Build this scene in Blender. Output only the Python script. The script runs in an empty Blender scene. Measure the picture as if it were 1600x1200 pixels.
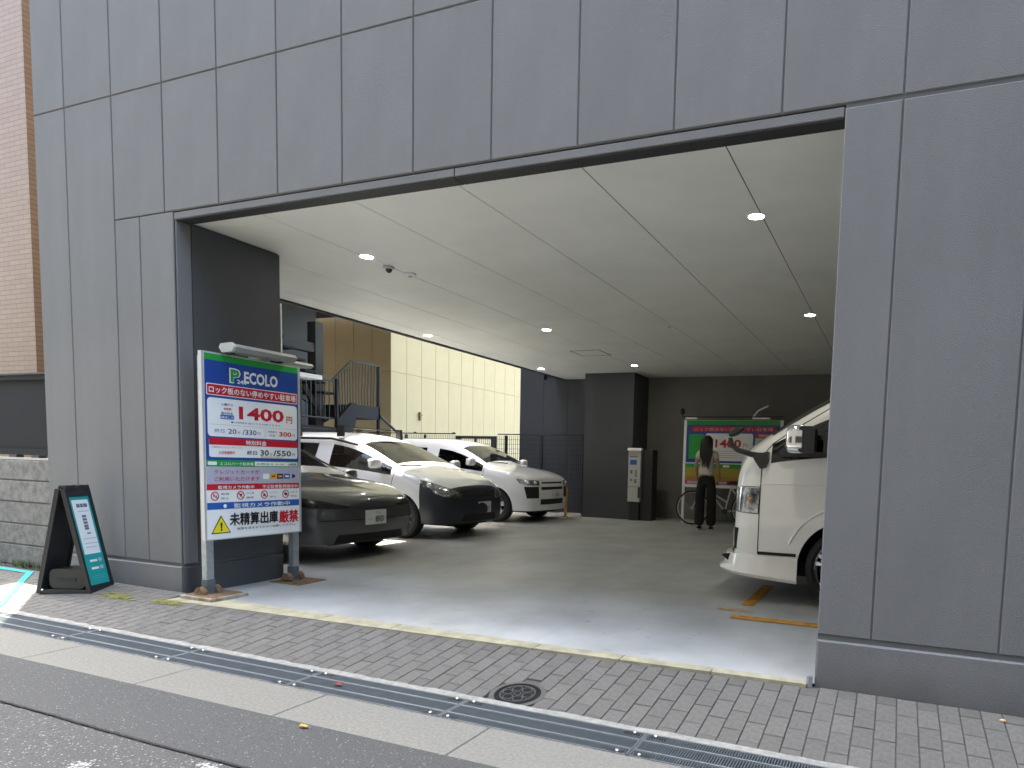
import bpy, bmesh, math, random
from mathutils import Vector, Matrix
from mathutils.bvhtree import BVHTree
random.seed(7)
R = math.radians
scene = bpy.context.scene
col = scene.collection

# ------------------------------------------------------------------ camera
cam_data = bpy.data.cameras.new('camera')
cam = bpy.data.objects.new('camera', cam_data)
col.objects.link(cam)
ax, ay, ar = 0.08421614, 0.37647254, 0.02906415
def rx(a): return Matrix(((1,0,0),(0,math.cos(a),-math.sin(a)),(0,math.sin(a),math.cos(a))))
def ry(a): return Matrix(((math.cos(a),0,math.sin(a)),(0,1,0),(-math.sin(a),0,math.cos(a))))
def rz(a): return Matrix(((math.cos(a),-math.sin(a),0),(math.sin(a),math.cos(a),0),(0,0,1)))
Mc = rz(ar) @ rx(ax) @ ry(ay) @ Matrix(((1,0,0),(0,0,-1),(0,1,0)))
rot = Matrix((Mc[0], -Mc[1], -Mc[2])).transposed()
cam.matrix_world = Matrix.Translation((0.3507, -3.810, 1.167)) @ rot.to_4x4()
cam_data.sensor_width = 36.0
cam_data.lens = 1066.248/1600*36
cam_data.shift_x = (800-974.222)/1600
cam_data.shift_y = (816.885-600)/1600
cam_data.clip_start = 0.05
cam_data.clip_end = 400
scene.camera = cam

# ------------------------------------------------------------------ light
SUN_EL, SUN_AZ = R(70), math.atan2(-0.79, 0.62)      # azimuth from +Y towards +X
world = bpy.data.worlds.new('World'); scene.world = world; world.use_nodes = True
wn = world.node_tree.nodes; wl = world.node_tree.links
bg = wn.get('Background') or wn.new('ShaderNodeBackground')
sky = wn.new('ShaderNodeTexSky'); sky.sky_type = 'NISHITA'; sky.sun_disc = False
sky.sun_elevation = SUN_EL; sky.sun_rotation = SUN_AZ; sky.air_density = 1.0; sky.dust_density = 3.0; sky.ozone_density = 1.0
wl.new(sky.outputs[0], bg.inputs[0]); bg.inputs[1].default_value = 0.15
sun_d = bpy.data.lights.new('sun', 'SUN'); sun_d.energy = 2.2; sun_d.angle = R(0.5); sun_d.color = (1.0, 0.95, 0.87)
sun = bpy.data.objects.new('sun', sun_d); col.objects.link(sun)
sd = Vector((math.sin(SUN_AZ)*math.cos(SUN_EL), math.cos(SUN_AZ)*math.cos(SUN_EL), math.sin(SUN_EL)))
sun.rotation_euler = sd.to_track_quat('Z', 'Y').to_euler()
sun.location = sd*30
vs = scene.view_settings
vs.view_transform = 'Standard'; vs.look = 'None'; vs.gamma = 1.0; vs.use_curve_mapping = False
vs.exposure = 3.45
vs.use_white_balance = True; vs.white_balance_temperature = 7050; vs.white_balance_tint = 5

# ------------------------------------------------------------------ materials
MATS = {}
def mat(name, c, rough=0.6, metal=0.0, var=0.0, vscale=3.0, bump=0.0, bscale=80.0, spec=0.5, coat=0.0,
        c2=None, speck=0.0, speckc=(1,1,1), speckscale=200, objvar=0.0, stretch=None, emit=None, estr=0.0):
    m = bpy.data.materials.new(name); m.use_nodes = True
    nt = m.node_tree; N = nt.nodes; L = nt.links
    b = N['Principled BSDF']
    b.inputs['Roughness'].default_value = rough; b.inputs['Metallic'].default_value = metal
    b.inputs['Specular IOR Level'].default_value = spec
    b.inputs['Coat Weight'].default_value = coat
    b.inputs['Coat Roughness'].default_value = 0.03
    tc = N.new('ShaderNodeTexCoord')
    src = tc.outputs['Object']
    if stretch:
        mp = N.new('ShaderNodeMapping'); mp.inputs['Scale'].default_value = stretch
        L.new(src, mp.inputs[0]); src2 = mp.outputs[0]
    else: src2 = src
    out = None
    if var > 0 or c2:
        n = N.new('ShaderNodeTexNoise'); n.inputs['Scale'].default_value = vscale; n.inputs['Detail'].default_value = 6
        n.inputs['Roughness'].default_value = 0.6
        L.new(src2, n.inputs['Vector'])
        r = N.new('ShaderNodeValToRGB')
        a = c2 if c2 else tuple(x*(1-var) for x in c)
        z = c if c2 else tuple(min(1, x*(1+var)) for x in c)
        r.color_ramp.elements[0].position = 0.35; r.color_ramp.elements[1].position = 0.65
        r.color_ramp.elements[0].color = (*a, 1); r.color_ramp.elements[1].color = (*z, 1)
        L.new(n.outputs[0], r.inputs[0]); out = r.outputs[0]
    else:
        rgb = N.new('ShaderNodeRGB'); rgb.outputs[0].default_value = (*c, 1); out = rgb.outputs[0]
    if speck > 0:
        v = N.new('ShaderNodeTexVoronoi'); v.inputs['Scale'].default_value = speckscale
        L.new(src, v.inputs['Vector'])
        sep = N.new('ShaderNodeSeparateColor'); L.new(v.outputs['Color'], sep.inputs[0])
        cr = N.new('ShaderNodeMath'); cr.operation = 'GREATER_THAN'; cr.inputs[1].default_value = 1-speck
        L.new(sep.outputs[0], cr.inputs[0])
        d = N.new('ShaderNodeMath'); d.operation = 'LESS_THAN'; d.inputs[1].default_value = 0.45
        L.new(v.outputs['Distance'], d.inputs[0])
        mu = N.new('ShaderNodeMath'); mu.operation = 'MULTIPLY'; L.new(cr.outputs[0], mu.inputs[0]); L.new(d.outputs[0], mu.inputs[1])
        mx = N.new('ShaderNodeMix'); mx.data_type = 'RGBA'
        L.new(mu.outputs[0], mx.inputs[0]); L.new(out, mx.inputs[6]); mx.inputs[7].default_value = (*speckc, 1)
        out = mx.outputs[2]
    if objvar > 0:
        oi = N.new('ShaderNodeObjectInfo'); mr = N.new('ShaderNodeMapRange')
        mr.inputs[3].default_value = 1-objvar; mr.inputs[4].default_value = 1+objvar
        L.new(oi.outputs['Random'], mr.inputs[0])
        hs = N.new('ShaderNodeHueSaturation'); L.new(mr.outputs[0], hs.inputs['Value']); L.new(out, hs.inputs['Color'])
        out = hs.outputs[0]
    L.new(out, b.inputs['Base Color'])
    if bump > 0:
        n2 = N.new('ShaderNodeTexNoise'); n2.inputs['Scale'].default_value = bscale; n2.inputs['Detail'].default_value = 4
        L.new(src, n2.inputs['Vector'])
        bp = N.new('ShaderNodeBump'); bp.inputs['Strength'].default_value = bump; bp.inputs['Distance'].default_value = 0.004
        L.new(n2.outputs[0], bp.inputs['Height']); L.new(bp.outputs[0], b.inputs['Normal'])
    if emit:
        b.inputs['Emission Color'].default_value = (*emit, 1); b.inputs['Emission Strength'].default_value = estr
    MATS[name] = m
    return m
def glass_mat(name, tint, refl=0.9, rough=0.0):
    m = bpy.data.materials.new(name); m.use_nodes = True
    nt = m.node_tree; N = nt.nodes; L = nt.links; N.clear()
    o = N.new('ShaderNodeOutputMaterial'); mx = N.new('ShaderNodeMixShader')
    t = N.new('ShaderNodeBsdfTransparent'); t.inputs[0].default_value = (*tint, 1)
    g = N.new('ShaderNodeBsdfGlossy'); g.inputs['Roughness'].default_value = rough; g.inputs[0].default_value = (refl, refl, refl, 1)
    f = N.new('ShaderNodeFresnel'); f.inputs[0].default_value = 1.55
    L.new(f.outputs[0], mx.inputs[0]); L.new(t.outputs[0], mx.inputs[1]); L.new(g.outputs[0], mx.inputs[2]); L.new(mx.outputs[0], o.inputs[0])
    MATS[name] = m; return m

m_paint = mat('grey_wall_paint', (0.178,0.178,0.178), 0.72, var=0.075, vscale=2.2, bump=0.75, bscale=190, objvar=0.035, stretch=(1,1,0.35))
m_paint_dk = mat('dark_and_shaded_grey_paint', (0.060,0.064,0.072), 0.7, var=0.05, vscale=2, bump=0.4, bscale=140, objvar=0.02)  # dark paint of column and trim; on the pier side its tone holds shade
m_joint = mat('joint_sealant', (0.13,0.132,0.136), 0.8)
m_ceil = mat('ceiling_board', (0.84,0.845,0.79), 0.5, var=0.035, vscale=1.6, bump=0.10, bscale=30)
m_backwall = mat('grey_brown_plaster', (0.19,0.184,0.168), 0.85, var=0.06, vscale=1.5, bump=0.4, bscale=100)
m_floor = mat('garage_concrete', (0.42,0.43,0.425), 0.42, var=0.16, vscale=1.3, bump=0.12, bscale=40)
def floor_wear(m):
    N = m.node_tree.nodes; L = m.node_tree.links; b = N['Principled BSDF']; src = b.inputs['Base Color'].links[0].from_socket
    tc = N.new('ShaderNodeTexCoord')
    for sc_, lo, hi, amt in (((0.8,0.5,1), 0.45, 0.75, 0.16), ((5.0,0.5,1), 0.55, 0.75, 0.10), ((9,9,1), 0.66, 0.72, 0.28)):
        mp = N.new('ShaderNodeMapping'); mp.inputs['Scale'].default_value = sc_; mp.inputs['Rotation'].default_value = (0,0,0.12); L.new(tc.outputs['Object'], mp.inputs[0])
        n = N.new('ShaderNodeTexNoise'); n.inputs['Scale'].default_value = 1.0; n.inputs['Detail'].default_value = 7; n.inputs['Distortion'].default_value = 0.6; L.new(mp.outputs[0], n.inputs['Vector'])
        mr = N.new('ShaderNodeMapRange'); mr.inputs[1].default_value = lo; mr.inputs[2].default_value = hi; mr.inputs[3].default_value = 1.0; mr.inputs[4].default_value = 1-amt; L.new(n.outputs[0], mr.inputs[0])
        mx = N.new('ShaderNodeMix'); mx.data_type = 'RGBA'; mx.blend_type = 'MULTIPLY'; mx.inputs[0].default_value = 1.0
        L.new(src, mx.inputs[6]); L.new(mr.outputs[0], mx.inputs[7]); src = mx.outputs[2]
    L.new(src, b.inputs['Base Color'])
floor_wear(m_floor)
m_thresh = mat('beige_threshold', (0.36,0.33,0.23), 0.8, var=0.2, vscale=9, bump=0.3, bscale=60, objvar=0.05)
m_paver = mat('grey_paver', (0.136,0.129,0.116), 0.85, var=0.15, vscale=30, bump=0.7, bscale=200, objvar=0.075, speck=0.03, speckc=(0.22,0.22,0.22), speckscale=160)
m_paver_b = mat('brown_grey_paver', (0.115,0.108,0.095), 0.85, var=0.10, vscale=18, bump=0.6, bscale=220, objvar=0.06)
m_pavebase = mat('pavement_sand', (0.10,0.097,0.09), 0.95, bump=0.5, bscale=150)
m_mortar = mat('mortar_grey', (0.30,0.295,0.27), 0.9, var=0.2, vscale=25, bump=0.6, bscale=80)
m_kerb = mat('pale_kerb_concrete', (0.205,0.199,0.176), 0.85, var=0.15, vscale=60, bump=0.4, bscale=120, objvar=0.03, speck=0.10, speckc=(0.185,0.18,0.16), speckscale=170)
m_asph = mat('asphalt', (0.078,0.079,0.078), 0.85, var=0.38, vscale=150, bump=1.0, bscale=160, speck=0.035, speckc=(0.26,0.26,0.25), speckscale=130)
m_asph2 = mat('old_asphalt', (0.085,0.086,0.084), 0.85, var=0.42, vscale=130, bump=1.0, bscale=140, speck=0.09, speckc=(0.30,0.30,0.29), speckscale=110)
m_crack = mat('road_joint_tar', (0.03,0.03,0.032), 0.9)
m_galv = mat('galvanised_steel', (0.44,0.47,0.49), 0.42, metal=0.75, var=0.12, vscale=25)
m_galv_dull = mat('dull_galvanised_steel', (0.12,0.14,0.155), 0.55, metal=0.3, var=0.12, vscale=20)
m_bolt = mat('bright_bolt', (0.85,0.85,0.85), 0.25, metal=0.9)
m_dark = mat('black_void', (0.012,0.012,0.014), 0.9)
m_black = mat('black_plastic', (0.02,0.021,0.023), 0.38, bump=0.05)
m_blackm = mat('matte_black_paint', (0.025,0.026,0.028), 0.6)
m_alu = mat('aluminium_frame', (0.62,0.63,0.64), 0.38, metal=0.5)
m_white = mat('white_print', (0.86,0.87,0.86), 0.45)
m_cream = mat('cream_wall_paint', (0.43,0.35,0.20), 0.8, var=0.03, vscale=2, bump=0.25, bscale=100, objvar=0.012)
m_creamj = mat('cream_joint', (0.48,0.44,0.32), 0.85)
m_rust = mat('rusty_steel', (0.13,0.060,0.022), 0.85, c2=(0.24,0.17,0.10), vscale=40, bump=0.5, bscale=120)
m_plate_pale = mat('worn_white_painted_steel', (0.40,0.38,0.32), 0.75, c2=(0.22,0.15,0.09), vscale=14, bump=0.3)
m_orange = mat('orange_line_paint', (0.50,0.235,0.03), 0.7, var=0.25, vscale=14)
m_orange_pale = mat('faded_orange_line_paint', (0.46,0.33,0.19), 0.7, var=0.2, vscale=14)
m_teal = mat('teal_line_paint', (0.02,0.50,0.47), 0.6, var=0.1, vscale=12)
m_blue = mat('blue_print', (0.012,0.06,0.30), 0.4)
m_blue2 = mat('mid_blue_print', (0.012,0.11,0.42), 0.4)
m_green = mat('green_print', (0.015,0.33,0.05), 0.4)
m_red = mat('red_print', (0.56,0.01,0.03), 0.4)
m_magenta = mat('magenta_print', (0.55,0.03,0.12), 0.4)
m_lav = mat('lavender_print', (0.46,0.46,0.56), 0.4)
m_yel = mat('yellow_print', (0.85,0.70,0.02), 0.4)
m_org = mat('orange_print', (0.80,0.42,0.03), 0.4)
m_ink = mat('black_print', (0.015,0.015,0.018), 0.45)
m_navy = mat('navy_print', (0.02,0.05,0.20), 0.45)
m_tealp = mat('teal_poster', (0.012,0.36,0.34), 0.35)
m_tile_f = mat('brown_tile_front', (0.50,0.31,0.18), 0.6, var=0.06, vscale=30)
m_grass = mat('weed_leaf', (0.07,0.12,0.03), 0.7, var=0.3, vscale=30)
m_moss = mat('yellow_green_moss', (0.26,0.25,0.06), 0.95, var=0.3, vscale=30)
m_block = mat('grey_concrete_block', (0.22,0.217,0.205), 0.95, var=0.25, vscale=14, bump=1.0, bscale=70, objvar=0.06, speck=0.06, speckc=(0.38,0.38,0.35), speckscale=90)
m_screen = mat('dark_grey_screen_panel', (0.026,0.027,0.029), 0.7, spec=0.15, var=0.04)
m_steel_dk = mat('dark_blue_grey_steel', (0.034,0.036,0.040), 0.7, spec=0.2, var=0.05)
m_steel_md = mat('mid_grey_steel', (0.075,0.077,0.076), 0.6, spec=0.3, metal=0.0)
m_tyre = mat('tyre_rubber', (0.018,0.018,0.019), 0.8)
m_rim = mat('alloy_rim', (0.55,0.56,0.57), 0.28, metal=0.85)
m_chrome = mat('chrome', (0.85,0.86,0.87), 0.06, metal=1.0)
m_carwhite = mat('white_car_paint', (0.76,0.775,0.80), 0.3, coat=1.0)
m_vanwhite = mat('pearl_white_van_paint', (0.87,0.865,0.83), 0.3, coat=1.0)
m_cargrey = mat('dark_grey_metallic_paint', (0.088,0.093,0.100), 0.32, metal=0.5, coat=1.0)
m_carnavy = mat('unpainted_navy_black_bumper', (0.018,0.021,0.032), 0.45)
m_lens = mat('headlight_reflector', (0.62,0.64,0.66), 0.12, metal=0.9, c2=(0.14,0.15,0.16), vscale=22)
m_lensdk = mat('smoked_headlight', (0.008,0.009,0.010), 0.25, spec=0.25, c2=(0.035,0.035,0.035), vscale=20)
m_bulb = mat('bright_lamp_reflector', (0.95,0.95,0.95), 0.1, metal=0.7)
m_amber = mat('amber_lens', (0.75,0.25,0.03), 0.2)
m_inter = mat('dark_car_interior', (0.035,0.035,0.037), 0.8)
m_seat = mat('grey_seat_cloth', (0.11,0.11,0.11), 0.9)
m_plate = mat('licence_plate_white', (0.62,0.64,0.63), 0.5)
m_plateg = mat('licence_plate_green_print', (0.26,0.33,0.31), 0.5)
m_skin = mat('skin', (0.45,0.27,0.19), 0.55)
m_hair = mat('black_hair', (0.012,0.010,0.010), 0.45, bump=0.5, bscale=60)
m_shirt = mat('white_shirt_cloth', (0.62,0.60,0.54), 0.85, var=0.05, vscale=10, bump=0.4, bscale=25)
m_trouser = mat('black_trouser_cloth', (0.014,0.014,0.016), 0.9, bump=0.4, bscale=30)
m_lamp = mat('lit_downlight', (1,1,1), 0.5, emit=(1.0,0.97,0.90), estr=14.0)
m_machine = mat('pale_grey_machine_panel', (0.52,0.52,0.50), 0.5)
m_iron = mat('cast_iron_cover', (0.016,0.016,0.016), 0.85, metal=0.0, spec=0.15, var=0.2, vscale=30, bump=0.4)
m_ironlite = mat('worn_cast_iron_rib', (0.075,0.075,0.072), 0.7, metal=0.0, var=0.2, vscale=30)
g_car = glass_mat('car_glass', (0.62,0.70,0.66))
g_cardk = glass_mat('privacy_glass', (0.16,0.18,0.18))

# ------------------------------------------------------------------ helpers
class MB:
    def __init__(s): s.v = []; s.f = []; s.m = []
    def face(s, idx, mi=0): s.f.append(tuple(idx)); s.m.append(mi)
    def addv(s, pts):
        b = len(s.v); s.v += [tuple(p) for p in pts]; return b
    def box(s, x0, x1, y0, y1, z0, z1, mi=0, xf=None):
        P = [(x0,y0,z0),(x1,y0,z0),(x1,y1,z0),(x0,y1,z0),(x0,y0,z1),(x1,y0,z1),(x1,y1,z1),(x0,y1,z1)]
        if xf: P = [xf @ Vector(p) for p in P]
        b = s.addv(P)
        for q in ((0,3,2,1),(4,5,6,7),(0,1,5,4),(1,2,6,5),(2,3,7,6),(3,0,4,7)): s.face([b+i for i in q], mi)
        return s
    def bev(s, x0, x1, y0, y1, z0, z1, c=0.004, mi=0, axis='z'):
        """box whose face on the given side (z: top, -y: front) is chamfered"""
        if axis == 'z':
            A = [(x0,y0,z0),(x1,y0,z0),(x1,y1,z0),(x0,y1,z0)]
            B = [(x0,y0,z1-c),(x1,y0,z1-c),(x1,y1,z1-c),(x0,y1,z1-c)]
            T = [(x0+c,y0+c,z1),(x1-c,y0+c,z1),(x1-c,y1-c,z1),(x0+c,y1-c,z1)]
        else:   # front face at y0
            A = [(x0,y1,z0),(x0,y1,z1),(x1,y1,z1),(x1,y1,z0)]
            B = [(x0,y0+c,z0),(x0,y0+c,z1),(x1,y0+c,z1),(x1,y0+c,z0)]
            T = [(x0+c,y0,z0+c),(x0+c,y0,z1-c),(x1-c,y0,z1-c),(x1-c,y0,z0+c)]
        b = s.addv(A+B+T)
        s.face([b+3,b+2,b+1,b], mi)
        for k in (0,4):
            for i in range(4):
                j = (i+1) % 4; s.face([b+k+i,b+k+j,b+k+4+j,b+k+4+i], mi)
        s.face([b+8,b+9,b+10,b+11], mi)
        return s
    def prism(s, poly, h0, h1, axis='z', mi=0, xf=None):
        """poly: 2D points; extruded along the axis. axis y: poly=(x,z); axis x: poly=(y,z)"""
        def P(p, h):
            if axis == 'z': q = (p[0], p[1], h)
            elif axis == 'y': q = (p[0], h, p[1])
            else: q = (h, p[0], p[1])
            return xf @ Vector(q) if xf else q
        n = len(poly)
        b = s.addv([P(p,h0) for p in poly]+[P(p,h1) for p in poly])
        s.face([b+i for i in reversed(range(n))], mi); s.face([b+n+i for i in range(n)], mi)
        for i in range(n):
            j = (i+1) % n; s.face([b+i,b+j,b+n+j,b+n+i], mi)
        return s
    def tube(s, pts, r, n=8, mi=0, closed=False, cap=True, flat=1.0):
        pts = [Vector(p) for p in pts]; rings = []
        rs = r if isinstance(r, (list, tuple)) else [r]*len(pts)
        prev = None
        for i, p in enumerate(pts):
            if closed: t = pts[(i+1) % len(pts)]-pts[i-1]
            else: t = pts[min(i+1, len(pts)-1)]-pts[max(i-1, 0)]
            t.normalize()
            if prev is None: u = t.orthogonal().normalized()
            else: u = (prev - t*prev.dot(t)); u = u.normalized() if u.length > 1e-6 else t.orthogonal().normalized()
            prev = u; w = t.cross(u)
            rings.append(s.addv([p + u*math.cos(2*math.pi*k/n)*rs[i] + w*math.sin(2*math.pi*k/n)*rs[i]*flat for k in range(n)]))
        m = len(rings)
        for i in range(m if closed else m-1):
            a, b = rings[i], rings[(i+1) % m]
            for k in range(n):
                l = (k+1) % n; s.face([a+k,a+l,b+l,b+k], mi)
        if cap and not closed:
            s.face([rings[0]+k for k in reversed(range(n))], mi); s.face([rings[-1]+k for k in range(n)], mi)
        return s
    def cyl(s, p0, p1, r, n=16, mi=0): return s.tube([p0, p1], r, n, mi)
    def lathe(s, prof, n=24, axis='y', c=(0,0,0), mi=0):
        """prof: (radius, along axis)"""
        rings = []
        for (r, h) in prof:
            P = []
            for k in range(n):
                a = 2*math.pi*k/n; x, y = r*math.cos(a), r*math.sin(a)
                q = (x, h, y) if axis == 'y' else ((x, y, h) if axis == 'z' else (h, x, y))
                P.append((q[0]+c[0], q[1]+c[1], q[2]+c[2]))
            rings.append(s.addv(P))
        for a, b in zip(rings, rings[1:]):
            for k in range(n):
                l = (k+1) % n; s.face([a+k,a+l,b+l,b+k], mi)
        return s
    def ball(s, c, r, n=10, mi=0, sc=(1,1,1)):
        rings = []
        for i in range(1, n//2+1):
            ph = math.pi*i/(n//2+1)
            rings.append(s.addv([(c[0]+r*sc[0]*math.sin(ph)*math.cos(2*math.pi*k/n), c[1]+r*sc[1]*math.sin(ph)*math.sin(2*math.pi*k/n), c[2]+r*sc[2]*math.cos(ph)) for k in range(n)]))
        t = s.addv([(c[0],c[1],c[2]+r*sc[2])]); bt = s.addv([(c[0],c[1],c[2]-r*sc[2])])
        for k in range(n):
            l = (k+1) % n; s.face([t, rings[0]+k, rings[0]+l], mi); s.face([bt, rings[-1]+l, rings[-1]+k], mi)
        for a, b in zip(rings, rings[1:]):
            for k in range(n):
                l = (k+1) % n; s.face([a+k,b+k,b+l,a+l], mi)
        return s
    def mesh(s, name, mats, smooth=False):
        me = bpy.data.meshes.new(name); me.from_pydata(s.v, [], s.f); me.update()
        for m in (mats if isinstance(mats, (list, tuple)) else [mats]): me.materials.append(m)
        me.polygons.foreach_set('material_index', s.m)
        bm = bmesh.new(); bm.from_mesh(me); bmesh.ops.recalc_face_normals(bm, faces=bm.faces); bm.to_mesh(me); bm.free()
        if smooth:
            me.polygons.foreach_set('use_smooth', [True]*len(me.polygons))
            me.set_sharp_from_angle(angle=R(38))
        return me
def link(name, me, parent=None, loc=None, rot=None):
    o = bpy.data.objects.new(name, me); col.objects.link(o)
    if parent is not None: o.parent = parent
    if loc is not None: o.location = loc
    if rot is not None: o.rotation_euler = rot
    return o
def part(name, mb, mats, parent, smooth=False, loc=None, rot=None): return link(name, mb.mesh(name, mats, smooth), parent, loc, rot)
def thing(name, label, cat, loc=(0,0,0), rotz=0.0, group=None):
    o = bpy.data.objects.new(name, None); col.objects.link(o); o.location = loc; o.rotation_euler = (0,0,rotz)
    o.empty_display_size = 0.1
    return tag(o, label, cat, group)
def tag(o, label=None, cat=None, group=None):
    if label: o['label'] = label
    if cat: o['category'] = cat
    if group: o['group'] = group
    return o
def struct(o): o['kind'] = 'structure'; return o
def stuff(o): o['kind'] = 'stuff'; return o
def copy_tree(o, parent=None):
    c = o.copy(); col.objects.link(c); c.parent = parent
    for ch in list(o.children): copy_tree(ch, c)
    return c
_tc = 0
def text_mesh(body, w, h, u, v, y, bold=0.0, m=None, parent=None, name='lettering', lab=None):
    """flat lettering fitted into w x h, its lower left corner at (u, v) on the plane y (local x right, z up)"""
    ascii_ = all(ord(ch) < 128 for ch in body)
    cu = bpy.data.curves.new('txt', 'FONT'); cu.body = body; cu.resolution_u = 2; cu.offset = bold if ascii_ else 0
    o = bpy.data.objects.new('txt', cu); col.objects.link(o)
    dg = bpy.context.evaluated_depsgraph_get(); dg.update()
    me = bpy.data.meshes.new_from_object(o.evaluated_get(dg))
    bpy.data.objects.remove(o); bpy.data.curves.remove(cu)
    if not me.vertices: return None
    xs = [q.co.x for q in me.vertices]; ys = [q.co.y for q in me.vertices]
    x0, x1, y0, y1 = min(xs), max(xs), min(ys), max(ys)
    sx = w/max(x1-x0, 1e-6); sy = h/max(y1-y0, 1e-6)
    for q in me.vertices:
        q.co = Vector((u+(q.co.x-x0)*sx, y, v+(q.co.y-y0)*sy))
    me.materials.clear(); me.materials.append(m)
    me.polygons.foreach_set('material_index', [0]*len(me.polygons))
    if bold > 0.004 and not ascii_:
        st_ = h*bold*0.9; bm = bmesh.new()
        for k_, (dx_, dz_) in enumerate(((0,0),(st_,0),(-st_,0),(0,st_),(0,-st_))):
            n0 = len(bm.verts); bm.from_mesh(me); bm.verts.ensure_lookup_table()
            for vv in bm.verts[n0:]: vv.co += Vector((dx_, -0.00022*k_, dz_))
        bm.to_mesh(me); bm.free()
    o = link(name, me, parent)
    if lab: o['label'] = lab
    return o
def rrect(u0, u1, v0, v1, r, n=4):
    pts = []
    for cx, cz, a0 in ((u1-r, v1-r, 0), (u0+r, v1-r, 90), (u0+r, v0+r, 180), (u1-r, v0+r, 270)):
        for k in range(n+1):
            a = R(a0+90*k/n); pts.append((cx+r*math.cos(a), cz+r*math.sin(a)))
    return pts
def out_z(x, y):
    """height of the ground outside: pavement falls to the gutter, gutter and road fall along the street"""
    return -0.012 - 0.0076*x + 0.12*max(y, -0.79)
def fz(y): return 0.009*max(0, y)

# ------------------------------------------------------------------ ground, road, pavement
def sheet(name, x0, x1, y0, y1, f, mt, nx=2, ny=2, uvx=None):
    mb = MB(); b = mb.addv([(x0+(x1-x0)*i/nx, y0+(y1-y0)*j/ny, f(x0+(x1-x0)*i/nx, y0+(y1-y0)*j/ny)) for j in range(ny+1) for i in range(nx+1)])
    for j in range(ny):
        for i in range(nx):
            a = b+j*(nx+1)+i; mb.face([a, a+1, a+nx+2, a+nx+1])
    return struct(part(name, mb, mt, None))
zs = lambda d: (lambda x, y: -0.0076*x - 0.1068 + d)
sheet('ground', -60, 60, -60, 60, lambda x, y: -0.75, m_pavebase)
road = sheet('road', -40, 40, -9.0, -1.457, zs(0.002), m_asph2, 8, 2)
patch_o = sheet('road_edge_strip', -40, 40, -1.898, -1.456, zs(0.006), m_asph, 8, 2)
crk = MB(); random.seed(3); pts = []
for i in range(500):
    x = -9 + i*0.025
    y = -1.904 + 0.004*math.sin(x*3.1) + random.uniform(-0.003, 0.003)
    pts.append((x, y))
b = crk.addv([(x, y-0.0045-random.random()*0.004, -0.0076*x-0.1068+0.010) for x, y in pts]+[(x, y+0.0045+random.random()*0.003, -0.0076*x-0.1068+0.010) for x, y in pts])
for i in range(499): crk.face([b+i, b+i+1, b+500+i+1, b+500+i])
struct(part('road_joint', crk, m_crack, None))
# worn white paint: small flakes left of a line
wp = MB(); random.seed(11)
for i in range(240):
    if i % 2: x, y = random.gauss(-2.57, 0.035), -2.17+random.gauss(0, 0.025)
    else: x, y = random.gauss(-2.13, 0.04), -1.97+random.gauss(0, 0.022)
    if i % 2 == 0 and y > -1.925: continue
    r = random.uniform(0.002, 0.008); z = -0.0076*x-0.1068+0.008; n = 6
    a0 = random.random()*6
    b = wp.addv([(x+r*math.cos(a0+k*math.pi/3)*random.uniform(.6,1.2), y+r*math.sin(a0+k*math.pi/3)*random.uniform(.6,1.2), z) for k in range(n)])
    wp.face([b+k for k in range(n)])
wpo = part('worn_road_paint', wp, mat('worn_white_road_paint', (0.40,0.40,0.39), 0.8), None); struct(wpo)

kerb = bpy.data.objects.new('gutter_kerb', None); col.objects.link(kerb); struct(kerb)
kb = MB().bev(-0.4975, 0.4975, -1.455, -1.107, -0.12, 0, 0.004).mesh('kerb_block', m_kerb)
for k in range(-11, 8):
    xc = k + 0.13
    o = link('kerb_block', kb, kerb, (xc, 0, -0.0076*xc-0.1062+0.004+random.uniform(-.0008,.0008)), (0, 0.0076, 0))
edge = MB(); random.seed(5)      # thin ragged mortar strip between grates and pavers
n = 260
tops = []
for i in range(n+1):
    x = -11+19*i/n
    tops.append((x, -0.789+random.uniform(-0.006, 0.010)))
bb = edge.addv([(x, -0.838, -0.0076*x-0.1062+0.006) for x, y in tops]+[(x, y, -0.0076*x-0.1062+0.008) for x, y in tops]+[(x, -0.838, -0.0076*x-0.25) for x, y in tops])
for i in range(n):
    edge.face([bb+i, bb+i+1, bb+n+1+i+1, bb+n+1+i]); edge.face([bb+i, bb+2*(n+1)+i, bb+2*(n+1)+i+1, bb+i+1])
struct(part('mortar_strip', edge, m_mortar, None))
chn = MB().box(-12, 9, -1.106, -0.838, -0.40, -0.30); struct(part('drain_channel', chn, m_dark, None))

# drain grates, one metre each
def grate(idx, label):
    t = thing('drain_grate', label, 'drain grate', group='drain grates along the kerb')
    fr = MB()
    for y in (-1.104, -0.846): fr.box(-0.497, 0.497, y, y+0.005, -0.03, 0.002)
    for x in (-0.497, 0.492): fr.box(x, x+0.005, -1.104, -0.841, -0.03, 0.002)
    part('frame', fr, m_galv, t)
    for y in (-1.035, -0.925):
        part('cross_rod', MB().box(-0.49, 0.49, y-0.0055, y+0.0055, -0.012, 0.0035), m_galv, t)
    bars = MB(); x = -0.485
    while x < 0.487:
        bars.box(x, x+0.0055, -1.099, -0.847, -0.03, 0.0005); x += 0.0125
    stuff(part('bearing_bars', bars, m_galv_dull, t))
    for sx in (-1, 1):
        for y in (-1.088, -0.864):
            bp = part('bolt_plate', MB().box(sx*0.437-0.04, sx*0.437+0.04, y-0.013, y+0.013, -0.02, 0.0025), m_blackm, t)
            part('bolt', MB().lathe([(0.0,0.012),(0.006,0.012),(0.009,0.009),(0.009,0.002)], 8, 'z', (sx*0.437+0.012*sx, y, 0)), m_bolt, bp, True)
    return t
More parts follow.
